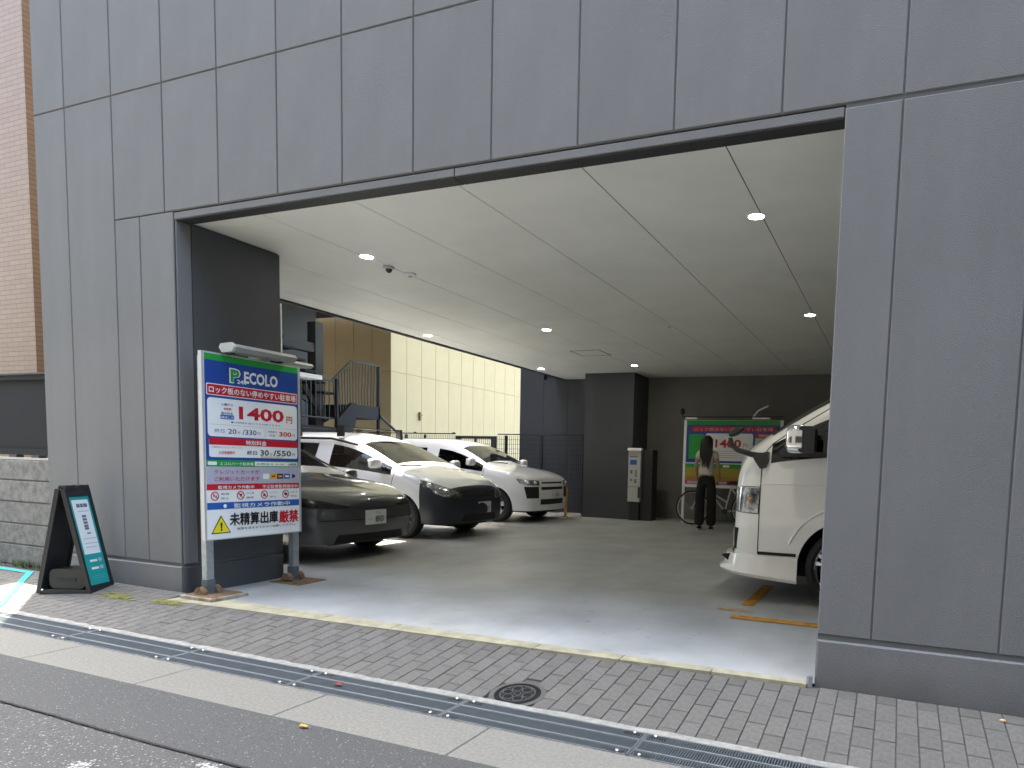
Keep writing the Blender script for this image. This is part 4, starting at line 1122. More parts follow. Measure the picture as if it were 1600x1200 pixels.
def mirror_part(t, x, y, z, m, s, name='door_mirror'):
    mb = MB(); nb = 16; rings = []; sp_ = lambda v_: math.copysign(abs(v_)**0.55, v_)
    for iu in range(1, nb):
        ph = math.pi*iu/nb; tp = 1.0-0.18*math.cos(ph)
        rings.append(mb.addv([(x+0.060*sp_(math.sin(ph))*sp_(math.cos(2*math.pi*k_/20))*(1.0 if math.cos(2*math.pi*k_/20) > 0 else 0.6), y+0.108*tp*sp_(math.sin(ph))*sp_(math.sin(2*math.pi*k_/20)), z+0.072*sp_(math.cos(ph))) for k_ in range(20)]))
    for a_, c_ in zip(rings, rings[1:]):
        for k_ in range(20):
            l_ = (k_+1) % 20; mb.face([a_+k_,c_+k_,c_+l_,a_+l_])
    mb.face([rings[0]+k_ for k_ in range(20)]); mb.face([rings[-1]+k_ for k_ in range(20)])
    o = part(name, mb, m, t, True)
    part('mirror_stalk', MB().tube([(x+0.03,y-s*0.09,z-0.05),(x+0.06,y-s*0.2,z-0.08)],0.02,8), m_black, o, True)
    part('mirror_glass', MB().box(x-0.042,x-0.038,y-0.085,y+0.085,z-0.052,z+0.052), m_chrome, o, True)
    return o

# --- dark grey sedan
def rows_sedan(c, r):
    if c == 'front':
        a, b_ = r
        return 'front_bumper' if a < 2 else 'body'
    if c == 'rear': return 'body'
    # cells between columns
    if r == 3 and 2 <= c <= 6 and c != 4: return 'side_window'
    if c == 6 and r >= 5: return 'windshield'
    if c in (1,) and r >= 5: return 'rear_window'
    if c in (3,4) and r >= 5: return 'roof_glass'
    return 'body'
sed_cols = [
 (-2.30, [(.68,.35),(.78,.5),(.82,.72),(.78,.95),(.70,1.03),(.62,1.06),(.45,1.08),(.22,1.09),(0,1.09)]),
 (-1.85, [(.83,.24),(.90,.45),(.91,.7),(.86,.95),(.76,1.05),(.64,1.08),(.45,1.10),(.22,1.11),(0,1.11)]),
 (-1.00, [(.86,.2),(.92,.45),(.915,.7),(.86,.95),(.66,1.28),(.60,1.32),(.45,1.36),(.22,1.375),(0,1.38)]),
 (-0.42, [(.86,.2),(.92,.45),(.91,.7),(.86,.94),(.63,1.35),(.56,1.39),(.42,1.425),(.2,1.44),(0,1.445)]),
 (-0.30, [(.86,.2),(.92,.45),(.91,.7),(.86,.94),(.625,1.35),(.56,1.395),(.42,1.43),(.2,1.44),(0,1.445)]),
 (0.00, [(.86,.2),(.92,.45),(.91,.7),(.865,.93),(.625,1.34),(.56,1.385),(.42,1.42),(.2,1.435),(0,1.44)]),
 (0.45, [(.86,.2),(.92,.45),(.91,.7),(.87,.91),(.64,1.26),(.575,1.31),(.42,1.35),(.2,1.365),(0,1.37)]),
 (1.22, [(.86,.2),(.92,.45),(.92,.68),(.885,.84),(.82,.88),(.74,.91),(.5,.95),(.25,.965),(0,.97,.06)]),
 (1.34, [(.86,.2),(.92,.45),(.925,.67),(.89,.83),(.83,.865),(.75,.885),(.5,.92),(.25,.935),(0,.94,.06)]),
 (1.75, [(.86,.2),(.915,.42),(.93,.62),(.89,.79),(.81,.835),(.70,.85),(.5,.865),(.25,.875),(0,.88,.03)]),
 (2.05, [(.83,.2),(.88,.4),(.89,.57),(.85,.70),(.76,.755),(.66,.775),(.45,.795),(.2,.805),(0,.81,.03)]),
 (2.20, [(.70,.2),(.77,.36),(.78,.50),(.745,.61),(.67,.655),(.56,.675),(.38,.69,.06),(.18,.70,.09),(0,.705,.10)]),
]
def sed_extra(t, bvh):
    for s in (-1, 1):
        q = quarter(s)
        def uv(P):  # world point to (u,v) of the quarter frame
            O, U_, V_, D = [Vector(x) for x in q]; d = Vector(P)-O; return (d.dot(U_), P[2])
        a = [uv(p) for p in ((1.86,s*.87,.735),(2.04,s*.82,.705),(2.18,s*.64,.665),(2.28,s*.34,.600),(2.22,s*.52,.588),(2.10,s*.76,.595),(1.92,s*.88,.65))]
        hl = pmesh('headlight', proj_patch(bvh, a, q, 0.004, 0.01), m_lensdk, t)
        part('projector_lens', MB().ball((2.085,s*.755,.655), 0.013, 10), m_bulb, hl, True); part('projector_lens', MB().ball((2.16,s*.67,.645), 0.018, 10), m_lens, hl, True)
        mirror_part(t, 1.00, s*0.99, 0.915, m_cargrey, s)
        part('door_seam', seam(bvh, [(1.12,0.85),(1.15,0.6),(1.08,0.32),(0.0,0.28),(-0.33,0.30),(-0.36,0.9)], SIDE(s)), m_dark, t)
        part('door_handle', MB().box(-0.20,0.02,s*0.915-0.01,s*0.915+0.01,0.76,0.785), m_dark, t)
    pmesh('lower_intake', proj_patch(bvh, [(-.55,.205),(.55,.205),(.50,.30),(-.50,.30)], FRONT, 0.003, 0.012), m_dark, t)
    pmesh('bumper_shadow_line', proj_patch(bvh, [(-.74,.455),(.74,.455),(.70,.463),(-.70,.463)], FRONT, 0.003, 0.006), m_dark, t)
    part('hood_seam', seam(bvh, [(-.62,.60),(-.3,.585),(0,.58),(.3,.585),(.62,.60)], FRONT, 0.003), m_dark, t)
    part('hood_badge', MB().ball((2.272,0,.655), 0.018, 8, 0, (.5,1,1)), m_chrome, t, True)
    plate(t, 2.325, .475)
sedan = build_car('sedan', 'dark grey metallic sedan with slim headlights, nearest parked car on the left', (-7.47, 2.39, fz(2.4)), 0.0,
  dict(cols=sed_cols, rows=rows_sedan, bulge=lambda a: (.09,.12,.12,.11)[a], arches=[(1.44,.33,.37),(-1.44,.33,.37)], ymin=.60, hw=.92, wr=.335, clear=.17, cabin=(-1.0,0.75,0.92),
  seats=(-0.15,-1.0), mats=dict(body=m_cargrey, front_bumper=m_cargrey, side_window=g_cardk, windshield=g_car, rear_window=g_cardk, roof_glass=g_cardk), spokes=9, rimr=.70, extra=sed_extra))

# --- white wagon with unpainted dark bumper
def rows_wagon(c, r):
    if c == 'front':
        a, b_ = r
        return 'front_bumper'
    if c == 'rear': return 'body'
    if c >= 10 and r <= 2: return 'front_bumper'
    if r == 3 and 1 <= c <= 7 and c not in (3, 5): return 'side_window'
    if c == 7 and r >= 5: return 'windshield'
    return 'body'
wag_cols = [
 (-2.10, [(.72,.35),(.78,.5),(.80,.75),(.79,1.0),(.68,1.36),(.62,1.42),(.45,1.45),(.22,1.46),(0,1.46)]),
 (-1.85, [(.80,.25),(.83,.45),(.84,.7),(.82,1.0),(.68,1.37),(.62,1.43),(.45,1.475),(.22,1.49),(0,1.495)]),
 (-1.20, [(.80,.22),(.84,.45),(.845,.7),(.82,.99),(.67,1.39),(.61,1.45),(.45,1.495),(.22,1.51),(0,1.515)]),
 (-0.95, [(.80,.22),(.84,.45),(.845,.7),(.82,.985),(.67,1.39),(.61,1.455),(.45,1.50),(.22,1.515),(0,1.52)]),
 (-0.86, [(.80,.22),(.84,.45),(.845,.7),(.82,.98),(.67,1.39),(.61,1.455),(.45,1.50),(.22,1.515),(0,1.52)]),
 (-0.16, [(.80,.22),(.84,.45),(.845,.7),(.825,.965),(.67,1.385),(.61,1.45),(.45,1.50),(.22,1.515),(0,1.52)]),
 (-0.03, [(.80,.22),(.84,.45),(.845,.7),(.825,.96),(.67,1.38),(.61,1.445),(.45,1.495),(.22,1.51),(0,1.515)]),
 (0.48, [(.80,.22),(.84,.45),(.845,.7),(.83,.945),(.68,1.31),(.62,1.38),(.45,1.43),(.22,1.45),(0,1.455,.04)]),
 (1.32, [(.80,.22),(.84,.45),(.85,.70),(.835,.90),(.79,.95),(.72,.98),(.5,1.01),(.25,1.02),(0,1.025,.08)]),
 (1.42, [(.80,.22),(.84,.45),(.85,.70),(.835,.885),(.79,.93),(.72,.955),(.5,.985),(.25,1.0),(0,1.0,.08)]),
 (1.72, [(.80,.22),(.84,.42),(.85,.64),(.83,.82),(.77,.87),(.70,.895),(.5,.925),(.25,.94),(0,.945,.05)]),
 (1.94, [(.78,.22),(.82,.40),(.83,.58),(.80,.73),(.70,.79),(.62,.82),(.45,.85),(.2,.865),(0,.87,.05)]),
 (2.07, [(.68,.22),(.73,.36),(.74,.52),(.70,.65),(.60,.70),(.50,.73),(.36,.755,.05),(.18,.77,.08),(0,.775,.09)]),
]
def wag_extra(t, bvh):
    for s in (-1, 1):
        q = quarter(s); O, U_, V_, D = [Vector(x) for x in q]
        uv = lambda P: ((Vector(P)-O).dot(U_), P[2])
        a = [uv(p) for p in ((1.72,s*.82,.835),(1.88,s*.78,.80),(2.03,s*.62,.73),(2.12,s*.40,.635),(2.11,s*.42,.565),(2.02,s*.62,.585),(1.90,s*.77,.655),(1.76,s*.82,.745))]
        hl = pmesh('headlight', proj_patch(bvh, a, q, 0.005, 0.01), m_lens, t)
        for P, rr in (((1.84,s*.79,.765),.036),((1.96,s*.715,.705),.034),((2.055,s*.585,.645),.024)): part('lamp_reflector', MB().ball(P, rr, 10), m_bulb, hl, True)
        mirror_part(t, 1.02, s*.95, 1.05, m_carwhite, s)
        part('door_seam', seam(bvh, [(1.26,0.93),(1.20,0.65),(1.05,0.34),(0.0,0.32),(-0.09,0.5),(-0.09,0.94)], SIDE(s)), m_dark, t)
        part('door_handle', MB().box(0.0,0.20,s*0.845-0.015,s*0.845+0.015,0.80,0.83), m_blackm, t)
        part('visor', MB().tube([(-1.1,s*.70,1.40),(0.0,s*.70,1.395),(0.5,s*.71,1.31)],0.018,6), m_dark, t)
    pmesh('upper_grille', proj_patch(bvh, [(-.42,.60),(.42,.60),(.46,.68),(-.46,.68)], FRONT, 0.003, 0.012), m_dark, t)
    pmesh('lower_grille', proj_patch(bvh, [(-.45,.25),(.45,.25),(.40,.35),(-.40,.35)], FRONT, 0.003, 0.012), m_dark, t)
    part('hood_badge', MB().ball((2.165,0,.645), 0.03, 8, 0, (.3,1.4,1)), m_blackm, t, True)
    part('wiper', MB().tube([(1.30,0.3,1.035),(1.0,-0.15,1.17)],0.009,6).tube([(1.33,-0.3,1.04),(1.25,-0.72,1.03)],0.009,6), m_black, t)
    plate(t, 2.185, .44, 0.08)
    rk = bpy.data.objects.new('roof_rack', None); col.objects.link(rk); rk.parent = t
    for x in (-0.72, 0.12):
        part('cross_bar', MB().box(x-0.02,x+0.02,-0.62,0.62,1.567,1.582), m_black, rk)
        for s in (-1,1): part('rack_foot', MB().prism([(x-0.05,1.43),(x+0.05,1.43),(x+0.04,1.60),(x-0.04,1.60)], s*0.645-0.03, s*0.645+0.03, 'y'), m_black, rk)
wagon = build_car('wagon', 'white wagon with black unpainted bumper and roof rack, middle parked car', (-7.52, 4.83, fz(4.85)), 0.0,
  dict(cols=wag_cols, rows=rows_wagon, bulge=lambda a: (.10,.13,.12,.10)[a], arches=[(1.37,.30,.345),(-1.25,.30,.345)], ymin=.56, hw=.84, wr=.30, clear=.17, cabin=(-1.9,0.82,0.98),
  seats=(-0.10,-0.95), mats=dict(body=m_carwhite, front_bumper=m_carnavy, side_window=g_car, windshield=g_car), spokes=7, rimr=.60, extra=wag_extra))

# --- white estate with boxy front
def rows_est(c, r):
    if c in ('front', 'rear'): return 'body'
    if r == 3 and 1 <= c <= 7 and c not in (3, 5): return 'side_window'
    if c == 7 and r >= 5: return 'windshield'
    return 'body'
est_cols = [(x, list(r)) for x, r in wag_cols[:8]] + [
 (1.16, [(.80,.22),(.84,.45),(.85,.70),(.835,.93),(.79,.98),(.73,1.01),(.5,1.04),(.25,1.05),(0,1.055,.08)]),
 (1.26, [(.80,.22),(.84,.45),(.85,.70),(.835,.915),(.79,.96),(.73,.985),(.5,1.015),(.25,1.03),(0,1.03,.08)]),
 (1.65, [(.80,.22),(.84,.42),(.85,.66),(.83,.86),(.78,.91),(.71,.935),(.5,.965),(.25,.98),(0,.985,.05)]),
 (1.90, [(.77,.22),(.81,.40),(.815,.60),(.795,.78),(.74,.84),(.66,.87),(.45,.90),(.2,.915),(0,.92,.04)]),
 (2.03, [(.68,.22),(.72,.36),(.73,.55),(.71,.71),(.66,.78),(.58,.81),(.40,.835,.03),(.18,.85,.05),(0,.85,.055)]),
]
def est_extra(t, bvh):
    for s in (-1, 1):
        q = quarter(s); O, U_, V_, D = [Vector(x) for x in q]
        uv = lambda P: ((Vector(P)-O).dot(U_), P[2])
        a = [uv(p) for p in ((1.80,s*.83,.80),(1.95,s*.78,.79),(2.07,s*.50,.77),(2.07,s*.48,.685),(1.98,s*.74,.685),(1.86,s*.82,.72))]
        hl = pmesh('headlight', proj_patch(bvh, a, q, 0.005, 0.01), m_lens, t)
        for P, rr in (((1.97,s*.745,.735),.034),((2.045,s*.60,.73),.034)): part('lamp_reflector', MB().ball(P, rr, 10), m_bulb, hl, True)
        pmesh('side_intake', proj_patch(bvh, [uv(p) for p in ((1.93,s*.79,.66),(2.07,s*.50,.66),(2.08,s*.50,.45),(1.97,s*.76,.45))], q, 0.003, 0.012), m_dark, t)
        mirror_part(t, 0.90, s*.95, 1.08, m_carwhite, s)
        part('door_seam', seam(bvh, [(1.10,0.95),(1.05,0.65),(0.98,0.34),(0.0,0.32),(-0.09,0.5),(-0.09,0.94)], SIDE(s)), m_dark, t)
        part('door_handle', MB().box(0.0,0.20,s*0.845-0.015,s*0.845+0.015,0.80,0.83), m_blackm, t)
    for nm, z0, z1, w in (('upper_grille',.715,.745,.40),('middle_grille',.60,.655,.42),('lower_grille',.33,.43,.44)):
        pmesh(nm, proj_patch(bvh, [(-w,z0),(w,z0),(w,z1),(-w,z1)], FRONT, 0.003, 0.012), m_dark, t)
    part('wiper', MB().tube([(1.20,0.3,1.07),(0.9,-0.15,1.21)],0.009,6).tube([(1.22,-0.2,1.07),(1.1,-0.62,1.09)],0.009,6), m_black, t)
    plate(t, 2.115, .52, 0.1)
estate = build_car('estate_car', 'white estate car with boxy grille, farthest of the parked cars', (-7.75, 7.70, fz(7.7)), 0.0,
  dict(cols=est_cols, rows=rows_est, bulge=lambda a: (.07,.085,.085,.07)[a], arches=[(1.35,.30,.345),(-1.20,.30,.345)], ymin=.56, hw=.84, wr=.30, clear=.17, cabin=(-1.9,0.70,1.0),
  seats=(-0.15,-0.95), mats=dict(body=m_carwhite, side_window=g_cardk, windshield=g_car), spokes=6, rimr=.60, extra=est_extra, steel=True))

# --- white van at the right
def rows_van(c, r):
    if c in ('front', 'rear'): return 'body'
    if r == 3 and c in (1,2,4,5,6): return 'side_window'
    if c in (5,6) and r >= 5: return 'windshield'
    return 'body'
van_cols = [
 (-2.30, [(.74,.36),(.80,.6),(.82,.9),(.80,1.22),(.74,1.78),(.68,1.88),(.5,1.93),(.25,1.95),(0,1.955)]),
 (-1.90, [(.82,.36),(.845,.6),(.847,.9),(.83,1.245),(.75,1.80),(.69,1.90),(.5,1.96),(.25,1.975),(0,1.98)]),
 (-0.70, [(.82,.36),(.845,.6),(.847,.9),(.83,1.22),(.75,1.81),(.69,1.905),(.5,1.965),(.25,1.98),(0,1.985)]),
 (0.30, [(.82,.36),(.845,.6),(.847,.9),(.83,1.245),(.75,1.80),(.69,1.90),(.5,1.96),(.25,1.975),(0,1.98)]),
 (0.42, [(.82,.36),(.845,.6),(.847,.9),(.83,1.245),(.75,1.80),(.69,1.90),(.5,1.96),(.25,1.975),(0,1.98)]),
 (1.10, [(.82,.36),(.845,.6),(.847,.9),(.83,1.25),(.755,1.80),(.70,1.91),(.5,1.97),(.25,1.985),(0,1.99,.03)]),
 (1.54, [(.82,.36),(.845,.6),(.847,.9),(.828,1.25),(.775,1.60),(.715,1.72),(.5,1.76,.05),(.25,1.77,.09),(0,1.775,.10)]),
 (2.02, [(.82,.36),(.845,.6),(.845,.9),(.825,1.235),(.79,1.33),(.73,1.395),(.5,1.41,.07),(.25,1.415,.12),(0,1.415,.14)]),
 (2.11, [(.815,.36),(.84,.6),(.84,.89),(.815,1.15),(.77,1.27),(.71,1.335),(.5,1.35,.07),(.25,1.355,.12),(0,1.355,.14)]),
 (2.20, [(.79,.36),(.82,.58),(.815,.87),(.785,1.10),(.735,1.20),(.67,1.25),(.48,1.27,.06),(.25,1.28,.10),(0,1.28,.115)]),
 (2.25, [(.74,.36),(.775,.56),(.77,.82),(.745,1.03),(.695,1.11),(.63,1.15),(.45,1.17,.05),(.22,1.18,.085),(0,1.18,.095)]),
]
def van_extra(t, bvh):
    body = t
    for s in (-1, 1):
        q = quarter(s); O, U_, V_, D = [Vector(x) for x in q]
        uv = lambda P: ((Vector(P)-O).dot(U_), P[2])
        # headlight: square cornered, wraps to the side
        a = [(2.045,.985),(2.30,.985),(2.30,.80),(2.045,.765)]
        hl = pmesh('headlight', proj_patch(bvh, [uv(p) for p in ((2.045,s*.845,.98),(2.25,s*.74,.985),(2.33,s*.55,.965),(2.34,s*.53,.80),(2.26,s*.76,.775),(2.05,s*.845,.765))], q, 0.004, 0.008), m_lens, t)
        part('lamp_reflector', MB().ball((2.19,s*.768,.875), 0.045, 14, 0, (1,.6,1.2)), m_bulb, hl, True)
        part('lamp_reflector', MB().ball((2.12,s*.82,.90), 0.030, 12, 0, (1,.6,1.5)), m_lens, hl, True)
        part('indicator_bulb', MB().ball((2.115,s*.832,.885), 0.017, 10), m_amber, hl, True)
        loop = [(2.045,.985),(2.045,.765),(2.30,.775)]
        part('headlight_seam', seam(bvh, [(2.25,.99),(2.04,.99),(2.04,.76),(2.22,.77)], SIDE(s), 0.0035), m_dark, t)
        # door outline
        part('door_seam', seam(bvh, [(1.05,1.86),(1.50,1.66),(1.80,1.47),(1.95,1.36),(2.01,1.28),(2.030,1.18),(2.033,.6),(2.035,.425)], SIDE(s), 0.0045), m_dark, t)
        part('sill_strip', seam(bvh, [(2.035,.425),(1.712,.425)], SIDE(s), 0.014), m_dark, t)
        # fog lamp recess
        fg = pmesh('fog_lamp_recess', proj_patch(bvh, [uv(p) for p in ((2.24,s*.755,.60),(2.285,s*.66,.60),(2.29,s*.66,.47),(2.255,s*.745,.44))], q, 0.004, 0.01), m_dark, t)
        pmesh('bumper_slot', proj_patch(bvh, [uv(p) for p in ((2.21,s*.80,.63),(2.27,s*.72,.63),(2.28,s*.70,.47),(2.235,s*.775,.44))], q, 0.005, 0.01), m_dark, t)
        part('fog_trim', seam(bvh, [uv((2.285,s*.69,.61)), uv((2.295,s*.60,.54)), uv((2.285,s*.66,.455))], q, 0.011), m_vanwhite, fg, True)
        # door mirror
        mm = MB(); mm.prism(rrect(1.575,1.70,1.28,1.49,0.03), s*0.92, s*1.11, 'y'); mo = part('door_mirror', mm, m_black, t, True)
        cap_ = MB(); nb = 18; rings = []
        for iu in range(1, nb):
            ph = math.pi*iu/nb; sp_ = lambda v_: math.copysign(abs(v_)**0.45, v_)
            rings.append(cap_.addv([(1.72+0.085*sp_(math.sin(ph))*sp_(math.cos(2*math.pi*k_/24)), s*1.015+0.10*sp_(math.sin(ph))*sp_(math.sin(2*math.pi*k_/24)), 1.388+0.112*sp_(math.cos(ph))) for k_ in range(24)]))
        for a_, c_ in zip(rings, rings[1:]):
            for k_ in range(24):
                l_ = (k_+1) % 24; cap_.face([a_+k_,c_+k_,c_+l_,a_+l_])
        cap_.face([rings[0]+k_ for k_ in range(24)]); cap_.face([rings[-1]+k_ for k_ in range(24)])
        part('chrome_cap', cap_, m_chrome, mo, True)
        part('mirror_base', MB().prism([(1.40,1.25),(1.87,1.25),(1.89,1.28),(1.80,1.40),(1.70,1.50),(1.62,1.30),(1.40,1.285)], s*0.835, s*0.87, 'y'), m_black, mo)
        part('mirror_arm', MB().box(1.64,1.74,min(s*.86,s*.96),max(s*.86,s*.96),1.30,1.34), m_black, mo)
        part('door_handle', MB().box(0.62,0.84,s*0.86-0.02,s*0.86+0.02,0.98,1.015), m_chrome, t)
        # fender flare crease
        pts = [(1.30+0.50*math.cos(R(a_)), 0.35+0.50*math.sin(R(a_))) for a_ in range(20, 161, 7)]
        part('fender_flare', seam(bvh, pts, SIDE(s), 0.010), m_vanwhite, t, True)
        part('side_crease', seam(bvh, [(2.03,1.02),(1.0,1.03),(0.3,1.03)], SIDE(s), 0.006), m_vanwhite, t, True)
        part('window_rubber', seam(bvh, [(0.42,1.25),(1.2,1.255),(1.86,1.26)], SIDE(s), 0.007), m_dark, t)
    pmesh('grille', proj_patch(bvh, [(-.46,.80),(.46,.80),(.46,.96),(-.46,.96)], FRONT, 0.004, 0.012), m_chrome, t)
    pmesh('lower_grille', proj_patch(bvh, [(-.50,.44),(.50,.44),(.50,.58),(-.50,.58)], FRONT, 0.004, 0.012), m_dark, t)
    # front lip spoiler swept round the nose
    plan = [(1.695,.838),(1.95,.852),(2.10,.845),(2.22,.80),(2.32,.70),(2.38,.50),(2.41,.25),(2.415,0)]
    plan = plan + [(x,-y) for x, y in reversed(plan[:-1])]
    prof = [(-0.05,0.405),(0.0,0.400),(0.012,0.36),(0.02,0.30),(0.055,0.275),(0.06,0.262),(0.03,0.235),(-0.04,0.23)]
    mb = MB(); rings = []
    for i, (x, y) in enumerate(plan):
        a = Vector(plan[max(0,i-1)]); c = Vector(plan[min(len(plan)-1,i+1)]); d = (c-a).normalized(); nn = Vector((d.y*-1, d.x)) * -1
        if nn.dot(Vector((x-1.0, y))) < 0: nn = -nn
        back = min(1, abs(x-1.695)/0.6)
        low = 0.05*(1-back)
        rings.append(mb.addv([(x+nn.x*p*(0.35+0.65*back), y+nn.y*p*(0.35+0.65*back), z-(low if z < 0.3 else 0)) for p, z in prof]))
    for a, c in zip(rings, rings[1:]):
        for k in range(len(prof)):
            l = (k+1) % len(prof); mb.face([a+k,a+l,c+l,c+k])
    mb.face([rings[0]+k for k in range(len(prof))]); mb.face([rings[-1]+k for k in range(len(prof))])
    part('front_spoiler', mb, m_vanwhite, t, True)
    for s in (-1,1): part('spoiler_duct', MB().prism([(2.27,.40),(2.37,.375),(2.30,.325)], s*.66, s*.735, 'y'), m_dark, t)
    # arm mirror on the near front corner (driver sees the kerb side), world near side = local +y
    arm = MB(); arm.tube([(2.03,.80,1.25),(2.12,.85,1.265),(2.235,.88,1.30),(2.285,.88,1.34),(2.30,.88,1.40)], [0.030,0.024,0.021,0.021,0.018], 8)
    ao = part('corner_mirror_arm', arm, m_black, t, True)
    part('arm_mount', MB().prism([(1.975,1.29),(2.09,1.27),(2.10,1.23),(2.04,1.145),(1.995,1.155),(1.97,1.22)], .80, .862, 'y'), m_black, ao, True)
    hd = MB(); hd.ball((0,0,0), 0.068, 14, 0, (1.15,0.6,0.48)); part('corner_mirror_head', hd, m_black, ao, True, loc=(2.245,.88,1.455), rot=(0,R(28),0))
    part('wiper', MB().tube([(2.08,-0.4,1.37),(1.75,0.2,1.56)],0.01,6), m_black, t)
    plate(t, 2.345, .50)
van = build_car('van', 'pearl white van with chrome mirror, nose sticking out behind the right wall', (1.32, 2.86, fz(2.86)), math.pi,
  dict(cols=van_cols, rows=rows_van, bulge=lambda a: (.09,.10,.10,.09)[a], arches=[(1.30,.33,.40),(-1.27,.33,.40)], ymin=.60, hw=.845, wr=.335, clear=.20, cabin=(-1.9,1.35,1.24),
  seats=(0.75,-0.4), mats=dict(body=m_vanwhite, side_window=g_cardk, windshield=g_car), spokes=6, rimr=.78, rimm=m_chrome, extra=van_extra, cat='van'))

# ------------------------------------------------------------------ yellow hoop barrier
hb = thing('hoop_barrier', 'yellow steel hoop barrier beside the farthest white car', 'barrier', (-5.95, 8.75, fz(8.75)))
part('hoop', MB().tube([(0.05,0,0),(0.05,0,0.56),(0.03,0,0.63),(-0.02,0,0.68),(-0.10,0,0.70),(-0.5,0,0.70),(-0.58,0,0.68),(-0.63,0,0.63),(-0.65,0,0.56),(-0.65,0,0)], 0.03, 10), mat('yellow_barrier_paint', (0.62,0.30,0.02), 0.45), hb, True)
for x in (0.05,-0.65): part('foot_plate', MB().lathe([(0.0,0.012),(0.055,0.010),(0.06,0.0)], 14, 'z', (x,0,0)), m_blackm, hb)

# ------------------------------------------------------------------ payment machine
pm = thing('payment_machine', 'pale grey parking payment machine in front of the dark column', 'machine', (-4.44, 8.90, fz(8.9)))
part('cabinet', MB().box(-0.02,0.34,0.0,0.30,0.0,1.40), m_blackm, pm)
part('pedestal', MB().box(-0.10,0.10,-0.06,0.0,0.0,0.36), m_blackm, pm)
part('front_panel', MB().bev(-0.13,0.13,-0.10,-0.02,0.37,1.38,0.008,axis='y'), m_machine, pm)
part('hood', MB().prism([(-0.14,1.38),(-0.02,1.38),(-0.02,1.43),(-0.12,1.43)], -0.14, 0.15, 'x'), m_white, pm)
part('screen', MB().box(-0.09,0.05,-0.103,-0.101,1.10,1.20), m_blue2, pm)
for (x, z, w, h) in ((-0.06,0.96,0.05,0.07),(-0.06,0.80,0.04,0.05),(0.04,0.93,0.03,0.14),(0.03,0.78,0.05,0.08),(-0.02,1.26,0.16,0.03)):
    part('slot', MB().box(x-w/2,x+w/2,-0.103,-0.101,z-h/2,z+h/2), m_softgrey, pm)
part('panel_joint', MB().box(-0.13,0.13,-0.104,-0.099,0.665,0.672), m_dark, pm)
part('side_bin', MB().box(0.085,0.13,-0.104,-0.10,0.45,0.66), m_blackm, pm)

# ------------------------------------------------------------------ rear sign
m_yel2 = mat('ochre_print', (0.42,0.33,0.03), 0.5); m_org2 = mat('dull_orange_print', (0.40,0.22,0.03), 0.5)
rs = thing('rear_price_sign', 'wide multicoloured parking price sign standing at the back wall', 'sign', (-3.46, 9.0, fz(9.0)))
SW, Z1, Z0 = 1.80, 1.99, 0.70
for x in (-0.02, SW+0.02): part('post', MB().box(x-0.025,x+0.025,-0.01,0.03,0.0,Z1), m_white, rs)
part('board', MB().box(0.006,SW-0.006,0.0,0.02,Z0,Z1), m_white, rs)
def rrr(nm, u0, u1, v0, v1, y, m, r=None):
    mb = MB(); mb.prism(rrect(u0,u1,v0,v1,r) if r else [(u0,v0),(u1,v0),(u1,v1),(u0,v1)], y, y+0.0015, 'y'); return part(nm, mb, m, rs)
rrr('green_band', 0.01, SW-0.01, 1.90, 1.985, -0.003, m_green); rrr('blue_field', 0.01, SW-0.01, 1.18, 1.90, -0.003, m_blue)
rrr('red_banner', 0.10, SW-0.08, 1.77, 1.87, -0.0045, m_red); text_mesh('ロック板のない停めやすい駐車場', 1.50, 0.065, 0.16, 1.785, -0.006, 0.01, m_lav, rs)
rrr('green_box', 0.06, 0.36, 1.25, 1.72, -0.0045, m_green, 0.02); rrr('price_box', 0.39, 1.30, 1.22, 1.74, -0.0045, m_white, 0.04)
text_mesh('1400', 0.50, 0.16, 0.58, 1.47, -0.006, 0.03, m_red, rs); text_mesh('円', 0.08, 0.07, 1.12, 1.48, -0.006, 0.0, m_red, rs)
text_mesh('入庫から', 0.15, 0.04, 0.41, 1.62, -0.006, 0.0, m_tealp, rs); text_mesh('4時間', 0.12, 0.05, 0.42, 1.52, -0.006, 0.0, m_tealp, rs)
rrr('info_box', 1.34, SW-0.06, 1.22, 1.66, -0.0045, m_machine, 0.02); rrr('info_header', 1.34, SW-0.06, 1.67, 1.74, -0.0045, m_red); text_mesh('特別料金', 0.26, 0.045, 1.40, 1.682, -0.006, 0.0, m_white, rs)
for z in (1.40,1.36,1.32,1.28): rrr('text_line', 0.46, 1.20, z, z+0.008, -0.006, m_lav)
rrr('green_band', 0.01, SW-0.01, 1.08, 1.16, -0.003, m_green); rrr('yellow_field', 0.01, SW-0.01, 0.92, 1.08, -0.003, m_yel2); rrr('orange_field', 0.01, SW-0.01, 0.84, 0.92, -0.003, m_org2)
rrr('red_band', 0.01, SW-0.01, 0.76, 0.84, -0.003, m_red)
for u in (0.30, 0.75, 1.2): rrr('white_tab', u, u+0.12, 1.10, 1.14, -0.0045, m_white)
for u in (0.05, 0.5, 0.95, 1.4): rrr('white_tab', u, u+0.33, 0.775, 0.825, -0.0045, m_lav)
part('top_rail', MB().box(-0.05,SW+0.05,-0.15,-0.12,2.03,2.05), m_blackm, rs)
part('lamp', MB().box(0.02,0.24,-0.16,-0.06,2.0,2.03), m_white, rs); part('lamp', MB().box(1.30,1.62,-0.16,-0.06,2.0,2.03), m_white, rs)
part('lamp_arm', MB().tube([(1.3,-0.1,2.03),(1.42,-0.25,2.14),(1.62,-0.35,2.22)],0.02,6), m_machine, rs)
sc_ = thing('security_camera', 'small black security camera at the upper left corner of the rear sign', 'camera', (-3.53, 8.93, 2.10))
